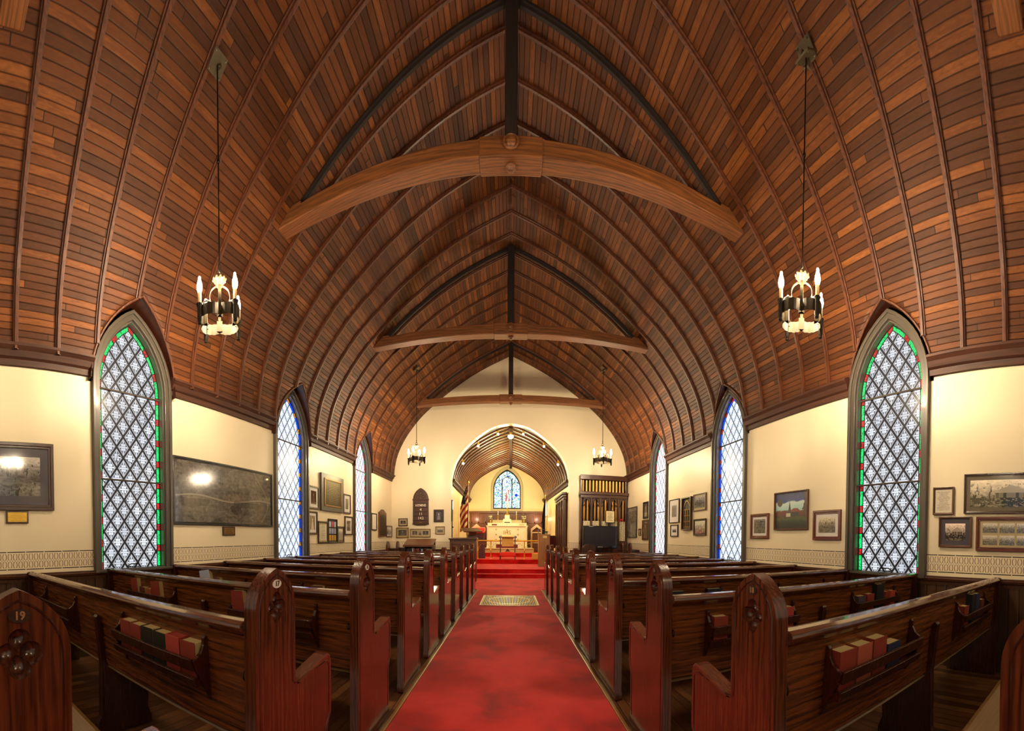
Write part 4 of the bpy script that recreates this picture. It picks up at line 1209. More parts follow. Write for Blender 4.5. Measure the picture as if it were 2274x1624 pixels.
for k in range(13):
    x = -.61+.1*k+(.0 if k else .0); rr = .024+.010*math.sin(PI*k/12)
    MB().lathe([(rr, 2.57), (rr, 2.89)], (x, -.09, 0), 12).build('pipe', gp, r, smooth=True)
for k in range(12):
    x = -.58+.107*k; rr = .026 if k % 2 else .032
    zb = 1.72 + .06*abs((k % 4)-1.5)
    MB().lathe([(.010, zb-.12), (rr, zb), (rr, zb+.02), (rr, 2.34)], (x, -.085, 0), 12).build('pipe', gp, r, smooth=True)
lace = NT('lace_curtain_cloth'); lv = lace.noise(lace.obj(), 60, 3); lace = lace.bsdf(lace.mix(lace.gt(lv, .55), srgb(226, 214, 176), srgb(150, 132, 96)), .8)
for k in range(5):
    xa = -W2+.05+k*.272+.035; n = 18
    m = MB()
    for j in range(n):
        x0, x1 = xa+.2*j/n, xa+.2*(j+1)/n; y0, y1 = -.15-.008*math.sin(j*1.4), -.15-.008*math.sin((j+1)*1.4)
        m.quad((x0, y0, 1.15), (x1, y1, 1.15), (x1, y1, 1.72), (x0, y0, 1.72)); m.quad((x0, y0+.004, 1.15), (x0, y0+.004, 1.72), (x1, y1+.004, 1.72), (x1, y1+.004, 1.15))
    m.build('lace_curtain', lace, r)
r = empty('flower_bunch', (3.20, YE-.205, 1.755), 'small red flower bunch on top of rightmost lace curtain', 'flowers')
m = MB(); random.seed(3)
for k in range(14):
    a, b = random.uniform(-.055, .055), random.uniform(-.02, .04)
    m.lathe([(.001, -.015), (.022, -.004), (.016, .012), (.001, .015)], (a, random.uniform(-.02, .02), b), 6)
m.build('petals', plain('red_petals', srgb(200, 20, 36), .6), r)
# television on stand
r = empty('television', (2.47, 10.0, 0), 'black flat television on a stand in front of the organ', 'television')
MB().box(-.485, .485, -.03, .03, .955, 1.575).build('housing', M['black'], r, bevel=.012)
MB().box(-.445, .445, -.034, -.028, 1.03, 1.535).build('screen', plain('tv_screen', srgb(34, 30, 36), .35, spec=.3), r)
text('maker_badge', 'SAMSUNG', .03, M['white'], r, (0, -.0325, .99), (PI/2, 0, 0), .0005)
text('corner_sticker', 'Polaroid', .035, M['white'], r, (-.26, -.0325, 1.556), (PI/2, 0, 0), .0005)
MB().box(-.04, .04, .0, .05, .80, .97).box(-.22, .22, -.10, .10, .79, .81).build('foot', M['black'], r, bevel=.004)
MB().box(-.36, .36, -.2, .14, .76, .79).box(-.34, -.30, -.17, .12, .01, .76).box(.30, .34, -.17, .12, .01, .76).build('stand', M['darkwood'], r, bevel=.004)
r = empty('music_stand', (2.83, 10.30, .01), 'dark stand holding a framed cream sheet above the television', 'music stand')
MB().lathe([(.10, 0), (.09, .015), (.02, .03), (.012, .05), (.012, 1.75), (.001, 1.751)], n=14).build('stem', M['darkwood'], r, smooth=True)
m = MB().box(-.14, .14, -.03, -.012, 1.66, 2.02); m.build('board_frame', FR['black'], r, bevel=.004)
uvq(-.12, .12, 1.68, 2.0, -.0315, r, 'sheet', pic_text(60, srgb(232, 212, 160), 9, srgb(60, 50, 40), .12))
# front stalls (short benches facing the aisle)
def stall(x, y, label, rz=0):
    r = empty('choir_stall', (x, y, .01), label, 'pew end', 'short stalls before the chancel arch', rz)
    o = [(-.11, 0)]+gothic(.11, .98, 1.11, 8)+[(.11, 0)]
    MB().prism(o, 'X', -.025, .025).build('stall_end', M['pewZ'], r, bevel=.006)
    MB().box(.025, .28, .03, .06, .35, .93).box(.025, .28, -.2, .05, .42, .45).box(.25, .28, -.18, .04, 0, .42).build('bench', M['pewD'], r, bevel=.004)
    return r
stall(-3.10, 9.95, 'short stall with pointed end below the corner photo, front left'); stall(-3.10+.0, 9.1, 'short stall in front of the third left window foot')
stall(3.05, 9.78, 'short stall with pointed end right of the television', PI); stall(3.03, 9.05, 'short stall below the third right window')
r = empty('organ_bench_end', (2.02, 9.35, .01), 'rounded dark bench end left of the television', 'bench')
MB().prism([(-.18, 0)]+gothic(.18, .92, 1.06, 8)+[(.18, 0)], 'Y', -.02, .02).build('panel', M['pewD'], r, bevel=.006)
MB().box(-.17, .17, .02, .4, .42, .46).build('bench_seat', M['pewD'], r)
# bookcase with slanted top
r = empty('bookcase', (-2.36, 9.55, .01), 'low dark bookcase with slanted top against the end wall', 'bookcase')
m = MB(); m.box(-.38, -.355, -.18, .2, 0, 1.02).box(.355, .38, -.18, .2, 0, 1.02).box(-.38, .38, .17, .2, 0, 1.1).box(-.36, .36, -.17, .18, .74, .76).box(-.36, .36, -.17, .18, .4, .42).box(-.38, .38, -.18, .2, 0, .08)
m.build('carcass', M['darkwood'], r, bevel=.004)
m = MB(); m.prism([(-.24, .98), (.2, 1.16), (.2, 1.18), (-.25, 1.0)], 'X', -.40, .40).box(-.40, .40, -.25, -.23, .97, 1.02); m.build('slanted_top', M['midwood'], r, bevel=.004)
m = MB(); m.quad((.14, -.16, 1.04), (.36, -.16, 1.04), (.36, .1, 1.145), (.14, .1, 1.145)); m.quad((.14, -.16, 1.035), (.14, .1, 1.14), (.36, .1, 1.14), (.36, -.16, 1.035))
o = m.build('open_booklet', M['white'], None, recalc=True); o.location = (-2.36, 9.55, .003); tag(o, 'white booklet lying on the slanted top of the bookcase', 'booklet')
bc = ['black', 'navy', 'dark green', 'white', 'red', 'red', 'bright red', 'navy', 'white', 'brown', 'black', 'grey', 'white']
bl = ['black book at the left end of the low bookcase shelf', 'navy book second from left on the low bookcase shelf', 'dark green book on the low bookcase shelf', 'slim white book left of the reds on the low bookcase shelf', 'first red book on the low bookcase shelf', 'middle red book on the low bookcase shelf', 'brightest red book on the low bookcase shelf',
      'navy book just right of the reds on the low bookcase shelf', 'white book in the middle right of the low bookcase shelf', 'brown book on the low bookcase shelf', 'black book toward the right of the low bookcase shelf', 'grey book near the right end of the low bookcase shelf', 'white binder at the right end of the low bookcase shelf']
for i, (c, l) in enumerate(zip(bc, bl)):
    x = -2.36-.31+.05*i
    b = empty('book', (x, 9.45, .76), l, 'book', 'books in the low bookcase'); hh = .16+.03*((i*5) % 4)/4
    MB().box(-.018, .018, -.06, .06, 0, hh).build('cover', bkmat(c, BC[c]), b, bevel=.002)
    MB().box(-.014, .014, -.055, .062, .004, hh+.001).build('pages', pages, b)

# ------------------------------------------------------------------ chancel furniture
for i, (y0, y1, z1, w, lab) in enumerate([(11.13, 11.44, .13, 1.70, 'lowest red carpeted chancel step'), (11.45, 13.79, .26, 1.70, 'second red carpeted chancel step, broad landing before the rail'), (13.80, 15.65, .43, 1.70, 'red carpeted platform on which the brass altar rail stands'), (15.66, 17.1, .60, 1.70, 'topmost red carpeted step in front of the altar')]):
    m = MB(); sec = [(y0+.02, 0), (y0+.02, z1-.035), (y0, z1-.03), (y0-.005, z1-.012), (y0+.01, z1), (min(y1, 17.08), z1), (min(y1, 17.08), 0)]
    tt = lambda y: DX*(y-CF)/(CB-CF)
    A = [(-1.735+tt(y), y, z) for y, z in sec]; B = [(1.735+tt(y), y, z) for y, z in sec]
    m.poly(A); m.poly(B[::-1])
    for q in range(len(sec)): m.quad(A[q], B[q], B[(q+1) % len(sec)], A[(q+1) % len(sec)])
    tag(m.build('carpeted_step', M['carpet'], bevel=.004), lab, 'step', 'red carpeted chancel steps')
def px(x, Y): return (x-1134)*Y/825+.0187
def pz(y, Y): return 1.19+(1197.4-y)*Y/825
# reredos panelling
Yb = CB-.02
r = empty('reredos_panelling', (DX, Yb, .6), 'brown oak panelling across the chancel back wall behind altar', 'panelling')
m = MB(); m.box(-1.70, 1.70, -.03, 0, 0, 1.78).box(-1.71, 1.71, -.08, 0, 1.76, 1.86)
for k in range(11): x = -1.6+.32*k; m.box(x-.03, x+.03, -.06, -.03, 0, 1.76)
m.box(-1.72, 1.72, -.06, -.03, 1.3, 1.38)
m.build('panels', M['midwood'], r, bevel=.006)
for s in (-1, 1):
    m = MB(); x = s*1.38
    m.ring([(x-.28, 0), (x-.28, 1.05), (x, 1.28), (x+.28, 1.05), (x+.28, 0)], [(x-.2, 0), (x-.2, .98), (x, 1.14), (x+.2, .98), (x+.2, 0)], 'Y', -.14, -.03, closed=False)
    m.box(x-.24, x+.24, -.12, -.03, .86, .92).box(x-.24, x+.24, -.12, -.03, .40, .44)
    m.build('sedilia', plain('pale_sedilia', srgb(206, 168, 128), .6), r, bevel=.005)
# stained glass east window
GY = CB
r = bpy.data.objects.new('window_9', None); COL.objects.link(r); r.location = (px(1125.4, GY), GY-.001, pz(1129.5, GY)); tag(r, kind='structure')
hw = .585; spr = .86; apx = 1.70
def gz(half, sp, ap, base=0, n=10): return [(-half, base)]+gothic(half, sp, ap, n)+[(half, base)]
m = MB(); m.ring(gz(.73, spr+.04, apx+.22, -.14), gz(.62, spr, apx+.06, -.02), 'Y', -.05, 0, closed=True)
m.build('stone_surround', M['stone'], r, bevel=.01)
m = MB(); m.ring(gz(.63, spr, apx+.07, -.03), gz(.585, spr, apx, .02), 'Y', -.06, -.0, closed=True)
for x in (-.225, .225): m.box(x-.022, x+.022, -.05, -.01, 0, 1.36)
for xm, h in ((-.41, .17), (.41, .17)):
    g = [(xm+a, b) for a, b in gothic(h, 1.02, 1.18, 6)]
    m.tube([(a, -.03, b) for a, b in g], .014, 6)
g = gothic(.2, 1.22, 1.42, 6); m.tube([(a, -.03, b) for a, b in g], .014, 6)
m.tube([(0, -.03, 1.42), (0, -.03, 1.70)], .014, 6)
m.tube([(0, -.03, 1.42), (-.17, -.03, 1.5)], .01, 6); m.tube([(0, -.03, 1.42), (.17, -.03, 1.5)], .01, 6)
for s in (-1, 1): m.tube([(s*.34, -.03, 1.17), (s*.38, -.03, 1.42)], .012, 6)
m.build('tracery', M['lead'], r)
k = NT('stained_mosaic'); u, v, _ = k.xyz(k.uv())
vc = k.vor(k.comb(u, v), 26, 'F1', 1); vr, vg, vb = k.xyz(vc)
le = k.lt(k.vor(k.comb(u, v), 26, 'DISTANCE_TO_EDGE'), .07)
col = k.ramp(vr, [(0, (.75, .92, .95)), (.45, (.85, .98, .98)), (.52, (.25, .6, .75)), (.62, (.12, .4, .28)), (.74, (.9, .95, .85)), (.80, (.05, .14, .75)), (.88, (.75, .62, .2)), (.93, (.12, .12, .16)), (.97, (.4, .75, .6))], 'CONSTANT')
eu = k.sub(u, .02)
rob = k.mul(k.lt(k.abs(eu), k.add(.05, k.mul(k.sub(.86, v), .10))), k.mul(k.gt(v, .32), k.lt(v, .84)))
col = k.mix(rob, col, k.mix(k.gt(k.abs(k.add(eu, k.mul(.03, k.sin(k.mul(v, 9))))), .035), (.9, .85, .72), (.55, .07, .03)))
hd = k.lt(k.add(k.mul(eu, eu), k.m2('POWER', k.sub(v, .90), 2)), .0025); col = k.mix(hd, col, (.75, .55, .35))
bl_ = k.lt(k.add(k.m2('POWER', k.sub(u, .42), 2), k.m2('POWER', k.sub(v, .6), 2)), .005); col = k.mix(bl_, col, (.0, .02, .9))
bar_ = k.mul(k.lt(k.abs(u), .2), k.lt(k.abs(k.sub(v, 1.06)), .02)); col = k.mix(bar_, col, (.95, 1, 1))
col = k.mix(le, col, (.02, .05, .04))
SG = k.emit(col, 2.2)
m = MB(); P = gz(.60, spr, apx+.02, 0); m.poly([(a, -.012, b) for a, b in P], uv=[(a, b) for a, b in P]); m.build('stained_pane', SG, r, recalc=False)
# window reflection on the chancel right wall, built as a glowing lancet
r = bpy.data.objects.new('window_10', None); COL.objects.link(r); r.location = (1.565, 16.05, 2.2); tag(r, kind='structure')
m = MB(); m.prism(gothic(.22, .3, .62, 6)+[(.22, 0), (-.22, 0)], 'X', -.02, .02); m.build('pane', NT('reflection_glow').emit((.8, 1, .95), 2.5), r)
m = MB(); m.ring([(-.27, -.04)]+gothic(.27, .3, .68, 6)+[(.27, -.04)], [(-.22, 0)]+gothic(.22, .3, .62, 6)+[(.22, 0)], 'X', -.035, .02); m.build('surround', M['stone'], r)
# carved wooden door screen on chancel right wall
r = empty('carved_screen', (1.70, 12.1, .26), 'tall dark carved wooden doorway screen on the chancel right wall', 'screen')
m = MB(); m.box(-.06, 0, -.95, .95, 0, 2.30)
for k in range(3): m.box(-.10-.025*k, 0, -1.0, 1.0, 2.14+.08*k, 2.20+.08*k)
for y in (-.9, -.45, 0, .45, .9): m.box(-.11, -.05, y-.05, y+.05, 0, 2.14)
m.build('frame', M['darkwood'], r, bevel=.006)
m = MB()
for y in (-.67, -.22, .22, .67): m.ring([(y-.17, .15), (y-.17, 1.7), (y, 2.0), (y+.17, 1.7), (y+.17, .15)], [(y-.13, .19), (y-.13, 1.68), (y, 1.92), (y+.13, 1.68), (y+.13, .19)], 'X', -.09, -.06)
m.build('arched_panels', M['midwood'], r)
# framed glass panel in the left jamb
r = empty('jamb_panel', (-1.70, 10.72, 1.22), 'narrow dark framed panel with glowing painted reflection at left jamb of arch', 'panel')
MB().box(0, .03, -.06, .06, .48, 1.10).build('frame', FR['black'], r, bevel=.004)
MB().box(.028, .034, -.04, .04, .82, 1.06).build('glass', tint_mat('jamb_reflection', (.6, .9, .9), 1.6), r)  # emission paints a coloured reflection into the glass
MB().box(.0, .02, .03, .05, 0, .48).build('conduit', M['iron'], r)
m = MB(); m.lathe([(.001, -.02), (.02, -.01), (.02, .01), (.001, .02)], (.03, .04, .31), 8); m.build('knob', M['iron'], r)
# altar
YA = 16.02
ax = px(1125.8, YA)
r = empty('altar', (ax, YA, .60), 'white marble altar with gradines and tabernacle against the panelling', 'altar')
z0 = .60
m = MB(); m.box(-1.1, 1.15, -.22, .9, 0, .19); m.build('predella', M['stone'], r, bevel=.006)
m = MB(); m.box(-1.05, 1.1, -.26, .9, .172, .20); m.build('marble_slab', M['marble'], r, bevel=.004)
m = MB(); m.box(-.86, .86, 0, .7, .2, 1.13); m.build('altar_body', M['marble'], r, bevel=.006)
m = MB(); m.box(-.905, .905, -.05, .72, 1.13, 1.17); m.build('mensa', M['marble'], r, bevel=.01)
for s in (-1, 1): MB().lathe([(.05, .2), (.05, .25), (.035, .28), (.035, 1.06), (.05, 1.09), (.05, 1.13)], (s*.84, -.01, 0), 12).build('corner_column', M['marble'], r, smooth=True)
m = MB(); m.box(-.86, .86, .34, .7, 1.17, 1.30); m.build('gradine', M['marble'], r, bevel=.006)
m = MB(); m.box(-.66, .66, .46, .7, 1.30, 1.43); m.build('gradine', M['stone'], r, bevel=.006)
m = MB(); m.box(-.19, .19, .25, .7, 1.17, 1.42).box(-.17, .17, .28, .7, 1.42, 1.47).box(-.11, .11, .34, .7, 1.47, 1.64); m.build('tabernacle', M['marble'], r, bevel=.008)
m = MB(); m.box(-.13, .13, .245, .255, 1.30, 1.335); m.build('tabernacle_slot', M['iron'], r)
for cx in (-.47, .47):
    for cz in (1.0, .78, .56):
        m = MB(); m.box(cx-.045, cx+.045, -.006, 0, cz-.008, cz+.008).box(cx-.008, cx+.008, -.006, 0, cz-.045, cz+.045); m.build('cross_mark', M['gilt'], r)
text('monogram', 'IHS', .24, M['gilt'], r, (0, -.004, .86), (PI/2, 0, 0), .003)
m = MB(); m.box(-.008, .008, -.007, 0, .84, 1.03).box(-.04, .04, -.007, 0, .975, .99); m.build('monogram_cross', M['gilt'], r)
MB().box(-.46, .46, -.2, -.06, .2, .36).build('red_books', M['redleather'], None)
o = bpy.data.objects['red_books']; o.name = 'kneeling_cushion'; o.location = (ax, YA, .60); tag(o, 'long dark red cushion at the foot of the altar', 'cushion')
r = empty('altar_cross', (ax+.0, YA+.5, 2.243), 'tall brass cross standing on the tabernacle', 'cross')
m = MB(); m.lathe([(.11, 0), (.11, .015), (.06, .06), (.035, .12), (.03, .2), (.04, .24), (.018, .28), (.001, .281)], n=8); m.build('base', M['brass'], r, smooth=True)
m = MB(); m.box(-.010, .010, -.008, .008, .26, .60).box(-.12, .12, -.008, .008, .43, .45); m.build('cross_bars', M['brass'], r, bevel=.004)
for s, nm in ((-1, 'left'), (1, 'right')):
    r = empty('candlestick', (ax+s*.41, YA+.56, 2.032), 'brass altar candlestick with white candle %s of the cross' % nm, 'candlestick', 'altar candlesticks')
    MB().lathe([(.045, 0), (.045, .01), (.02, .03), (.014, .07), (.022, .10), (.013, .13), (.013, .20), (.038, .215), (.038, .225), (.001, .226)], n=14).build('stick', M['brass'], r, smooth=True)
    MB().lathe([(.016, .224), (.016, .40), (.001, .405)], n=12).build('candle', M['white'], r, smooth=True)
    r = empty('flower_vase', (ax+s*.735, YA+.5, 1.902), 'brass vase of white flowers at the %s end of the altar' % nm, 'vase of flowers', 'altar flower vases')
    MB().lathe([(.04, 0), (.045, .01), (.02, .03), (.045, .07), (.04, .10), (.02, .13), (.035, .15), (.001, .151)], n=14).build('vase', M['brass'], r, smooth=True)
    random.seed(5 if s > 0 else 6); m = MB()
    for k in range(16):
        a, b, c = random.uniform(-.085, .085), random.uniform(-.05, .05), random.uniform(.17, .32)
        m.lathe([(.001, -.016), (.022, -.006), (.026, .006), (.012, .016), (.001, .017)], (a, b, c), 7)
    m.build('blooms', plain('white_blooms', srgb(240, 234, 190), .7), r, smooth=True)
    m = MB()
    for k in range(7): m.tube([(0, 0, .14), (random.uniform(-.06, .06), random.uniform(-.03, .03), .22)], .004, 4)
    m.build('stems', plain('stems_green', srgb(50, 80, 36), .7), r)
for x0, x1, c, l in ((-.67, -.44, 'brown', 'dark closed book lying on the left of the altar top'), (.53, .76, 'grey', 'olive closed book lying on the right of the altar top')):
    b = empty('altar_book', (ax+(x0+x1)/2, YA+.2, 1.772), l, 'book'); w = (x1-x0)/2
    MB().box(-w, w, -.07, .07, 0, .008).box(-w, w, -.07, .07, .055, .063).box(-w, w, .062, .07, 0, .063).build('cover', bkmat(c, BC[c]), b, bevel=.002)
    MB().box(-w+.004, w-.004, -.066, .062, .007, .056).build('pages', pages if c == 'grey' else M['redleather'], b)
o = MB().lathe([(.03, 0), (.03, .03), (.001, .031)], n=12).lathe([(.02, .03), (.02, .12), (.001, .121)], n=12).build('altar_candle', M['white'], smooth=True); o.location = (ax, YA+.12, 1.772); tag(o, 'short white candle standing in front of the tabernacle', 'candle')
# altar rail
YR = 14.1
r = empty('altar_rail', (.30, YR, .43), 'polished brass altar rail with scrolled posts across the chancel', 'railing')
m = MB(); m.tube([(-1.54, 0, .69), (1.45, 0, .69)], .028, 10); m.build('top_bar', M['brass'], r, smooth=True)
for xw in (-1.23, -.73, .545, 1.60):
    x = xw-.30
    m = MB(); m.lathe([(.05, 0), (.05, .015), (.026, .03), (.023, .30), (.032, .32), (.022, .34), (.02, .66), (.026, .675), (.026, .705), (.001, .72)], (x, 0, 0), 12); po = m.build('rail_post', M['brass'], r, smooth=True)
    m = MB()
    for s in (-1, 1):
        m.tube([(x, 0, .36), (x+s*.06, 0, .38), (x+s*.09, 0, .43), (x+s*.07, 0, .46), (x+s*.05, 0, .43)], .007, 6)
        m.tube([(x, 0, .42), (x+s*.10, 0, .52), (x+s*.17, 0, .60), (x+s*.22, 0, .60), (x+s*.23, 0, .56), (x+s*.19, 0, .55)], .007, 6)
        m.tube([(x+s*.10, 0, .52), (x+s*.06, 0, .58), (x+s*.09, 0, .62), (x+s*.12, 0, .60)], .006, 6)
    m.build('scroll_bracket', M['gilt'], po, smooth=True)
# prayer desk
r = empty('prayer_desk', (px(1127.5, 13.95), 13.95, .43), 'carved prayer desk with gold cloth and red kneeler before the altar', 'prayer desk')
m = MB()
for s in (-1, 1):
    m.box(s*.275-.018, s*.275+.018, .10, .14, 0, .82).box(s*.275-.018, s*.275+.018, -.2, -.165, 0, .13).box(s*.275-.02, s*.275+.02, -.2, .14, .10, .13)
m.box(-.29, .29, .09, .15, .22, .25)
m.prism([(-.12, .25), (.12, .25), (0, .40)], 'Y', .10, .13)
m.build('frame', M['darkwood'], r, bevel=.005)
m = MB(); m.prism([(-.02, .80), (.2, .86), (.2, .88), (-.03, .82)], 'X', -.32, .32); m.build('book_shelf', M['darkwood'], r, bevel=.004)
for s in (-1, 1): m = MB(); m.lathe([(.02, 0), (.045, .02), (.04, .05), (.001, .07)], (s*.30, .08, .80), 8); m.build('finial', M['darkwood'], r, smooth=True)
m = MB()
for j in range(12):
    z = .48+.36*j/12; z2 = .48+.36*(j+1)/12; y = .085-.004*math.sin(j)
    m.quad((-.225, y, z), (.225, y, z), (.225, y-.003, z2), (-.225, y-.003, z2))
m.prism([(-.03, .825), (.19, .885), (.19, .90), (-.035, .84)], 'X', -.225, .225)
m.box(-.225, .225, .075, .083, .48, .84)
m.build('gold_cloth', M['goldcloth'], r)
m = MB(); m.prism([(-.295, .16)]+[(-.29, .22), (-.24, .265), (0, .285), (.24, .265), (.29, .22)]+[(.295, .16), (.27, .13), (-.27, .13)], 'Y', -.22, .06); m.build('kneeler_cushion', M['redcloth'], r, bevel=.02)
for a, b, l in ((-.215, -.01, 'left page block of the open book on the prayer desk'), (.01, .215, 'right page block of the open book on the prayer desk')):
    pass
o = MB().prism([(-.01, .845), (.15, .889), (.15, .914), (-.01, .87)], 'X', -.215, -.006).prism([(-.01, .845), (.15, .889), (.15, .914), (-.01, .87)], 'X', .006, .215).build('open_book', pages); o.location = (px(1127.5, 13.95), 13.95, .432); tag(o, 'open service book lying on the prayer desk', 'book')
# oak lectern right
r = empty('oak_lectern', (1.16, 12.7, .26), 'light oak box lectern at right of the chancel steps', 'lectern')
MB().box(-.205, .205, -.17, .17, 0, .045).box(-.205, .205, -.17, .17, 1.05, 1.10).box(-.195, .195, -.16, .16, .04, 1.06).build('body', M['lightoak'], r, bevel=.006)
MB().box(-.19, -.006, -.172, -.16, .06, 1.04).box(.006, .19, -.172, -.16, .06, 1.04).build('doors', M['lightoak'], r, bevel=.004)
MB().box(-.05, .09, -.178, -.168, .97, 1.05).build('brass_label', plain('label_brass', srgb(220, 190, 110), .4, .4), r)
m = MB(); m.lathe([(.001, -.012), (.012, -.006), (.012, .006), (.001, .012)], (.02, -.18, .82), 8); m.build('knob', M['brass'], r, smooth=True)
m = MB(); m.box(-.20, -.19, -.1, .1, 1.10, 1.28).box(-.2, .05, -.1, .1, 1.26, 1.275); m.build('reading_ledge', M['darkwood'], r)
o = empty('potted_fern', (1.24, 12.7, 1.37), 'small leafy plant in clear pot on the oak lectern', 'plant')
random.seed(9); m = MB()
for k in range(26):
    a = random.uniform(0, 2*PI); l = random.uniform(.05, .11); m.tube([(0, 0, .02), (l*.5*math.cos(a), l*.5*math.sin(a), .09), (l*math.cos(a), l*math.sin(a), random.uniform(.03, .09))], [.004, .008, .002], 4)
m.build('foliage', plain('leaf_green', srgb(70, 96, 60), .6), o)
MB().lathe([(.045, 0), (.06, .05), (.055, .05), (.001, .04)], n=12).build('pot', plain('clear_pot', srgb(190, 196, 190), .1), o, smooth=True)
# ambo left
r = empty('ambo', (-1.285, 10.25, .01), 'dark panelled oak ambo left of the steps', 'ambo')
MB().box(-.36, .36, -.2, .2, 0, 1.16).build('body', M['darkwood'], r, bevel=.006)
MB().box(-.39, .39, -.23, .23, 1.15, 1.21).build('cap', M['darkwood'], r, bevel=.012)
for x in (-.18, .18):
    m = MB(); m.ring([(x-.16, .08), (x+.16, .08), (x+.16, 1.08), (x-.16, 1.08)], [(x-.13, .11), (x+.13, .11), (x+.13, 1.05), (x-.13, 1.05)], 'Y', -.225, -.2)
    m.ring([(x-.12, .2), (x-.12, .86), (x, .98), (x+.12, .86), (x+.12, .2)], [(x-.10, .22), (x-.10, .85), (x, .95), (x+.10, .85), (x+.10, .22)], 'Y', -.215, -.2); m.build('arched_panel', M['midwood'], r)
r = empty('reading_desk', (-1.25, 11.9, .26), 'dark wooden reading desk with sloped top behind the ambo', 'lectern')
m = MB(); m.box(-.13, .13, -.1, .12, .0, 1.08).build('post', M['darkwood'], r, bevel=.01)
m = MB(); m.prism([(-.27, 1.13), (.25, 1.26), (.25, 1.29), (-.28, 1.165)], 'X', -.30, .30).prism([(-.2, 1.05), (.2, 1.05), (.22, 1.2), (-.22, 1.13)], 'X', -.12, .12); m.build('sloped_desk', M['darkwood'], r, bevel=.006); r.rotation_euler = (0, 0, .35)
r = empty('draped_stand', (-1.20, 14.5, .43), 'stand draped in red velvet over dark purple damask', 'draped stand')
m = MB(); n = 28
rings = [(0.22, .0), (.20, .4), (.19, .8), (.21, 1.02)]
prev = None
for rr, z in rings:
    cur = [((rr+.018*math.sin(6*q))*math.cos(q)*1.0, (rr+.018*math.sin(6*q))*math.sin(q)*.7, z) for q in [2*PI*k/n for k in range(n)]]
    if prev:
        for k in range(n): m.quad(prev[k], prev[(k+1) % n], cur[(k+1) % n], cur[k])
    prev = cur
m.poly(prev); m.build('purple_drape', M['purple'], r, smooth=True)
m = MB(); m.prism([(-.25, .98), (.22, 1.08), (.20, 1.22), (-.18, 1.18)], 'X', -.22, .22); m.build('red_cover', M['redcloth'], r, bevel=.03)
# flags
def flagm():
    k = NT('us_flag_cloth'); u, v, _ = k.xyz(k.uv())
    st = k.gt(k.frac(k.add(k.mul(v, 6.0), k.mul(u, 1.6))), .5)
    col = k.mix(st, srgb(236, 222, 180), srgb(150, 18, 22))
    cant = k.mul(k.gt(v, .60), k.gt(u, .38))
    star = k.lt(k.vor(k.comb(k.mul(u, 9), k.mul(v, 16)), 1.0), .28)
    col = k.mix(cant, col, k.mix(star, srgb(16, 18, 40), srgb(240, 236, 214)))
    return k.bsdf(col, .7)
def flag(x, y, z0, ztop, mat, label, finial, gold=False, w=.26):
    r = empty('flag', (x, y, z0), label, 'flag', 'flags on poles in the chancel')
    H = ztop-z0
    MB().lathe([(.12, 0), (.12, .03), (.03, .06), (.014, .08), (.014, H-.18), (.001, H-.179)], n=12).build('pole', M['brass'] if gold else M['midwood'], r, smooth=True)
    m = MB()
    if finial: m.lathe([(.001, H-.19), (.03, H-.17), (.018, H-.14), (.035, H-.10), (.045, H-.05), (.03, H-.01), (.001, H)], n=10)
    else: m.lathe([(.001, H-.19), (.02, H-.16), (.02, H-.08), (.001, H)], n=8)
    m.build('finial', M['brass'], r, smooth=True)
    m = MB(); nu, nv = 16, 14
    def P(u, v):
        # hangs in folds: wider at the bottom fly
        top = H-.22; L = min(1.5, H-.35)
        z = top-L*(1-v)-.10*u*(1-v)
        spread = w*(.25+.75*math.sin(min(1, (1-v)*1.3)*PI*.6))
        xx = -u*spread+.015*math.sin(u*9)
        yy = .05*math.sin(u*14+v*3)*(.4+(1-v))-.02
        return (xx, yy, z)
    for i in range(nu):
        for j in range(nv):
            a, b, c, d = (i/nu, j/nv), ((i+1)/nu, j/nv), ((i+1)/nu, (j+1)/nv), (i/nu, (j+1)/nv)
            m.quad(P(*a), P(*b), P(*c), P(*d), uv=[a, b, c, d])
    f = m.build('cloth', mat, r, smooth=True)
    sd = f.modifiers.new('t', 'SOLIDIFY'); sd.thickness = .004
    return r
flag(-1.48, 13.0, .26, 3.24, flagm(), 'American flag hanging in folds from a pole with gilt eagle, left', True, w=.30)
flag(1.40, 14.9, .43, 3.02, plain('navy_flag_cloth', srgb(26, 24, 44), .7), 'dark navy fringed flag on gilt pole at right of the altar rail', False, True, w=.14)
o = MB().tube([(0, 0, 0), (.0, 0, .4), (.02, 0, .9), (.0, 0, 1.3)], [.035, .028, .03, .02], 6).build('processional_banner_fringe', M['goldcloth'], smooth=True); o.location = (1.57, 14.8, 1.3)
o.parent = bpy.data.objects['flag.001']; o.location = (.05, -.08, .8); o.name = 'gold_fringe'
r = empty('folding_chair', (1.46, 13.2, .26), 'dark folding cross-legged chair with red seat behind oak lectern', 'chair')
m = MB()
for y in (-.15, .15):
    m.tube([(-.2, y, 0), (.2, y, .5)], .014, 6); m.tube([(.2, y, 0), (-.2, y, .5)], .014, 6); m.box(-.215, -.185, y-.015, y+.015, .48, 1.05); m.box(.185, .215, y-.015, y+.015, .48, 1.05)
m.box(-.2, .2, -.17, -.14, 1.0, 1.06); m.build('frame', M['darkwood'], r, bevel=.003)
MB().box(-.2, .2, -.17, .17, .48, .51).build('seat', M['redcloth'], r, bevel=.006)
MB().box(-.185, .185, -.16, -.15, .62, 1.0).build('backrest', M['redleather'], r)
o = MB().box(-.15, .15, -.1, .1, 0, .22).build('kneeling_stool', M['goldcloth'], bevel=.02); o.location = (.98, 14.0, .43); tag(o, 'cream covered footstool behind the oak lectern', 'stool')
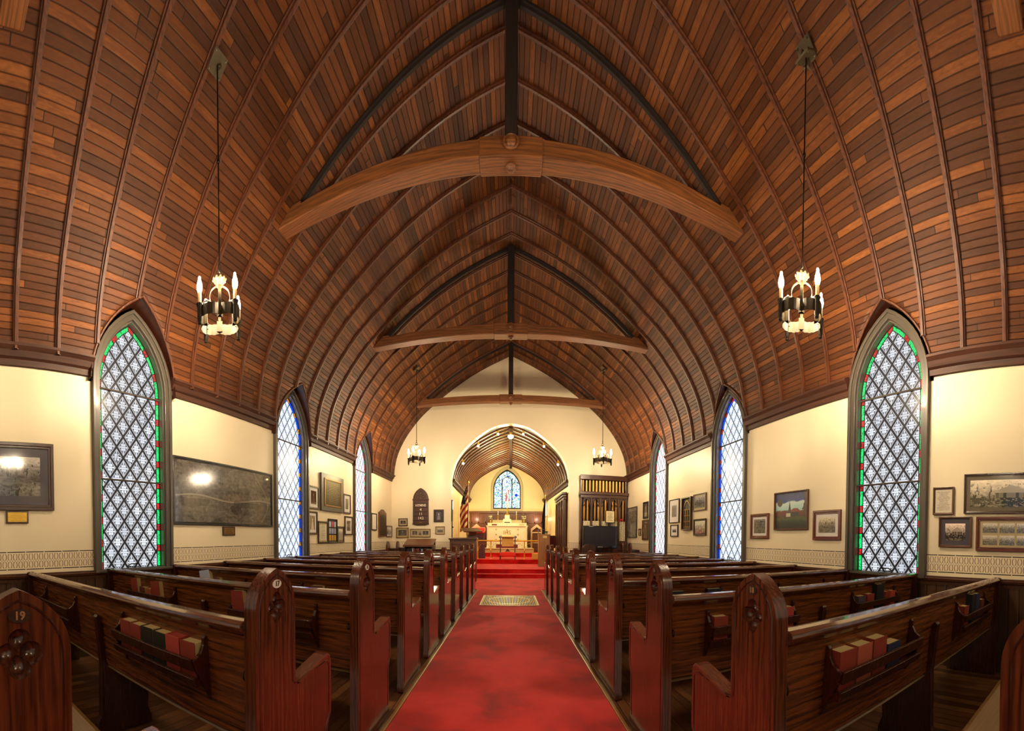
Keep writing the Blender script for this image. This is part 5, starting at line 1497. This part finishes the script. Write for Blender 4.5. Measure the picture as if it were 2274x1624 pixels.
# chancel arch lights
lb = NT('arch_bulb').emit((1.0, .82, .35), 40)
for i, (x, z) in enumerate([(-.97+.02, 3.92), (-.37, 4.26), (.37, 4.26), (.98, 3.92), (-1.40, 3.42), (1.40, 3.40)]):
    nm = ['third from left', 'upper left', 'upper right', 'right middle', 'lowest left', 'lowest right']
    r = empty('arch_spotlight', (x, CF+.10, z), 'small glowing lamp behind the chancel arch, %s' % ['left middle', 'upper left', 'upper right', 'right middle', 'lowest left', 'lowest right'][i], 'lamp', 'lamps behind the chancel arch')
    MB().lathe([(.001, -.035), (.03, -.02), (.035, .0), (.025, .025), (.001, .03)], n=10).build('bulb', lb, r, smooth=True)
    MB().lathe([(.028, .02), (.03, .05), (.02, .12), (.001, .121)], n=10).build('holder', M['brass'], r, smooth=True)
r = empty('chancel_pendant', (0, CF+.35, 4.26), 'round brass and glass lamp at the apex of the chancel arch', 'lamp')
MB().lathe([(.001, -.07), (.05, -.06), (.085, -.02), (.08, .03), (.001, .04)], n=16).build('globe', NT('globe_glow').emit((1, .9, .5), 9), r, smooth=True)
MB().lathe([(.03, .03), (.03, .15), (.001, .151)], n=10).build('stem', M['brass'], r)

# ------------------------------------------------------------------ light
def light(name, typ, loc, energy, color, size=.1, rot=None, sy=None, spot=None):
    l = bpy.data.lights.new(name, typ); l.energy = energy; l.color = color
    if typ == 'AREA':
        l.size = size
        if sy: l.shape = 'RECTANGLE'; l.size_y = sy
    elif typ == 'SPOT': l.shadow_soft_size = size; l.spot_size = spot; l.spot_blend = .8
    else: l.shadow_soft_size = size
    o = bpy.data.objects.new(name, l); COL.objects.link(o); o.location = loc
    if rot: o.rotation_euler = rot
    return o
W = (1.0, .76, .46)
for s in (-1, 1):
    light('rear_fill_light', 'POINT', (s*2.1, -1.2, 3.1), 38, W, .15)  # added fill lamps behind the camera, no chandelier modelled there
light('chancel_light', 'POINT', (-.1, 13.2, 3.6), 150, (1, .82, .36), .25)
light('arch_light', 'POINT', (0, CF+.6, 3.5), 40, (1, .78, .25), .12)
light('altar_light', 'POINT', (-.17, 14.9, 3.4), 120, (1, .85, .5), .2)
for s in (-1, 1): light('sedilia_light', 'POINT', (DX+s*1.38, 16.75, 2.1), 7, (1, .7, .5), .06)
wd = bpy.data.worlds.new('world'); S.world = wd; wd.use_nodes = True
wd.node_tree.nodes['Background'].inputs[0].default_value = (1.0, .82, .62, 1); wd.node_tree.nodes['Background'].inputs[1].default_value = .45

# ------------------------------------------------------------------ camera (stitched cylindrical panorama)
f = 824.9; cx0 = 1133.9; cy0 = 1214.0; a = .0061; b = .0201
Ry = Matrix(((math.cos(a), 0, math.sin(a)), (0, 1, 0), (-math.sin(a), 0, math.cos(a))))
Rx = Matrix(((1, 0, 0), (0, math.cos(b), -math.sin(b)), (0, math.sin(b), math.cos(b))))
MM = Ry @ Rx
cd = bpy.data.cameras.new('camera'); cam = bpy.data.objects.new('camera', cd); COL.objects.link(cam); S.camera = cam
cd.type = 'PANO'; cd.panorama_type = 'CENTRAL_CYLINDRICAL'
cd.central_cylindrical_range_u_min = -cx0/f; cd.central_cylindrical_range_u_max = (2274-cx0)/f
cd.central_cylindrical_range_v_min = -(1624-cy0)/f; cd.central_cylindrical_range_v_max = cy0/f
cd.central_cylindrical_radius = 1.0; cd.clip_start = .02
r0, r1, r2 = MM[0], MM[1], MM[2]
cam.matrix_world = Matrix(((r0[0], r2[0], -r1[0], .0187), (r0[1], r2[1], -r1[1], 0), (r0[2], r2[2], -r1[2], 1.19), (0, 0, 0, 1)))
S.view_settings.view_transform = 'Standard'; S.view_settings.look = 'None'; S.view_settings.exposure = 0.2; S.view_settings.gamma = 1
S.view_settings.use_curve_mapping = False
S.cycles.sample_clamp_indirect = 6.0
S.cycles.max_bounces = 4; S.cycles.diffuse_bounces = 3; S.cycles.glossy_bounces = 2; S.cycles.transmission_bounces = 2
S.cycles.caustics_reflective = False; S.cycles.caustics_refractive = False
S.cycles.use_adaptive_sampling = True; S.cycles.adaptive_threshold = .12; S.cycles.adaptive_min_samples = 12
for mm in bpy.data.materials:
    if any(q in mm.name for q in ('border_glass', 'jamb_reflection', 'arch_bulb', 'reflection_glow', 'mosaic', 'globe')): mm.cycles.emission_sampling = 'NONE'
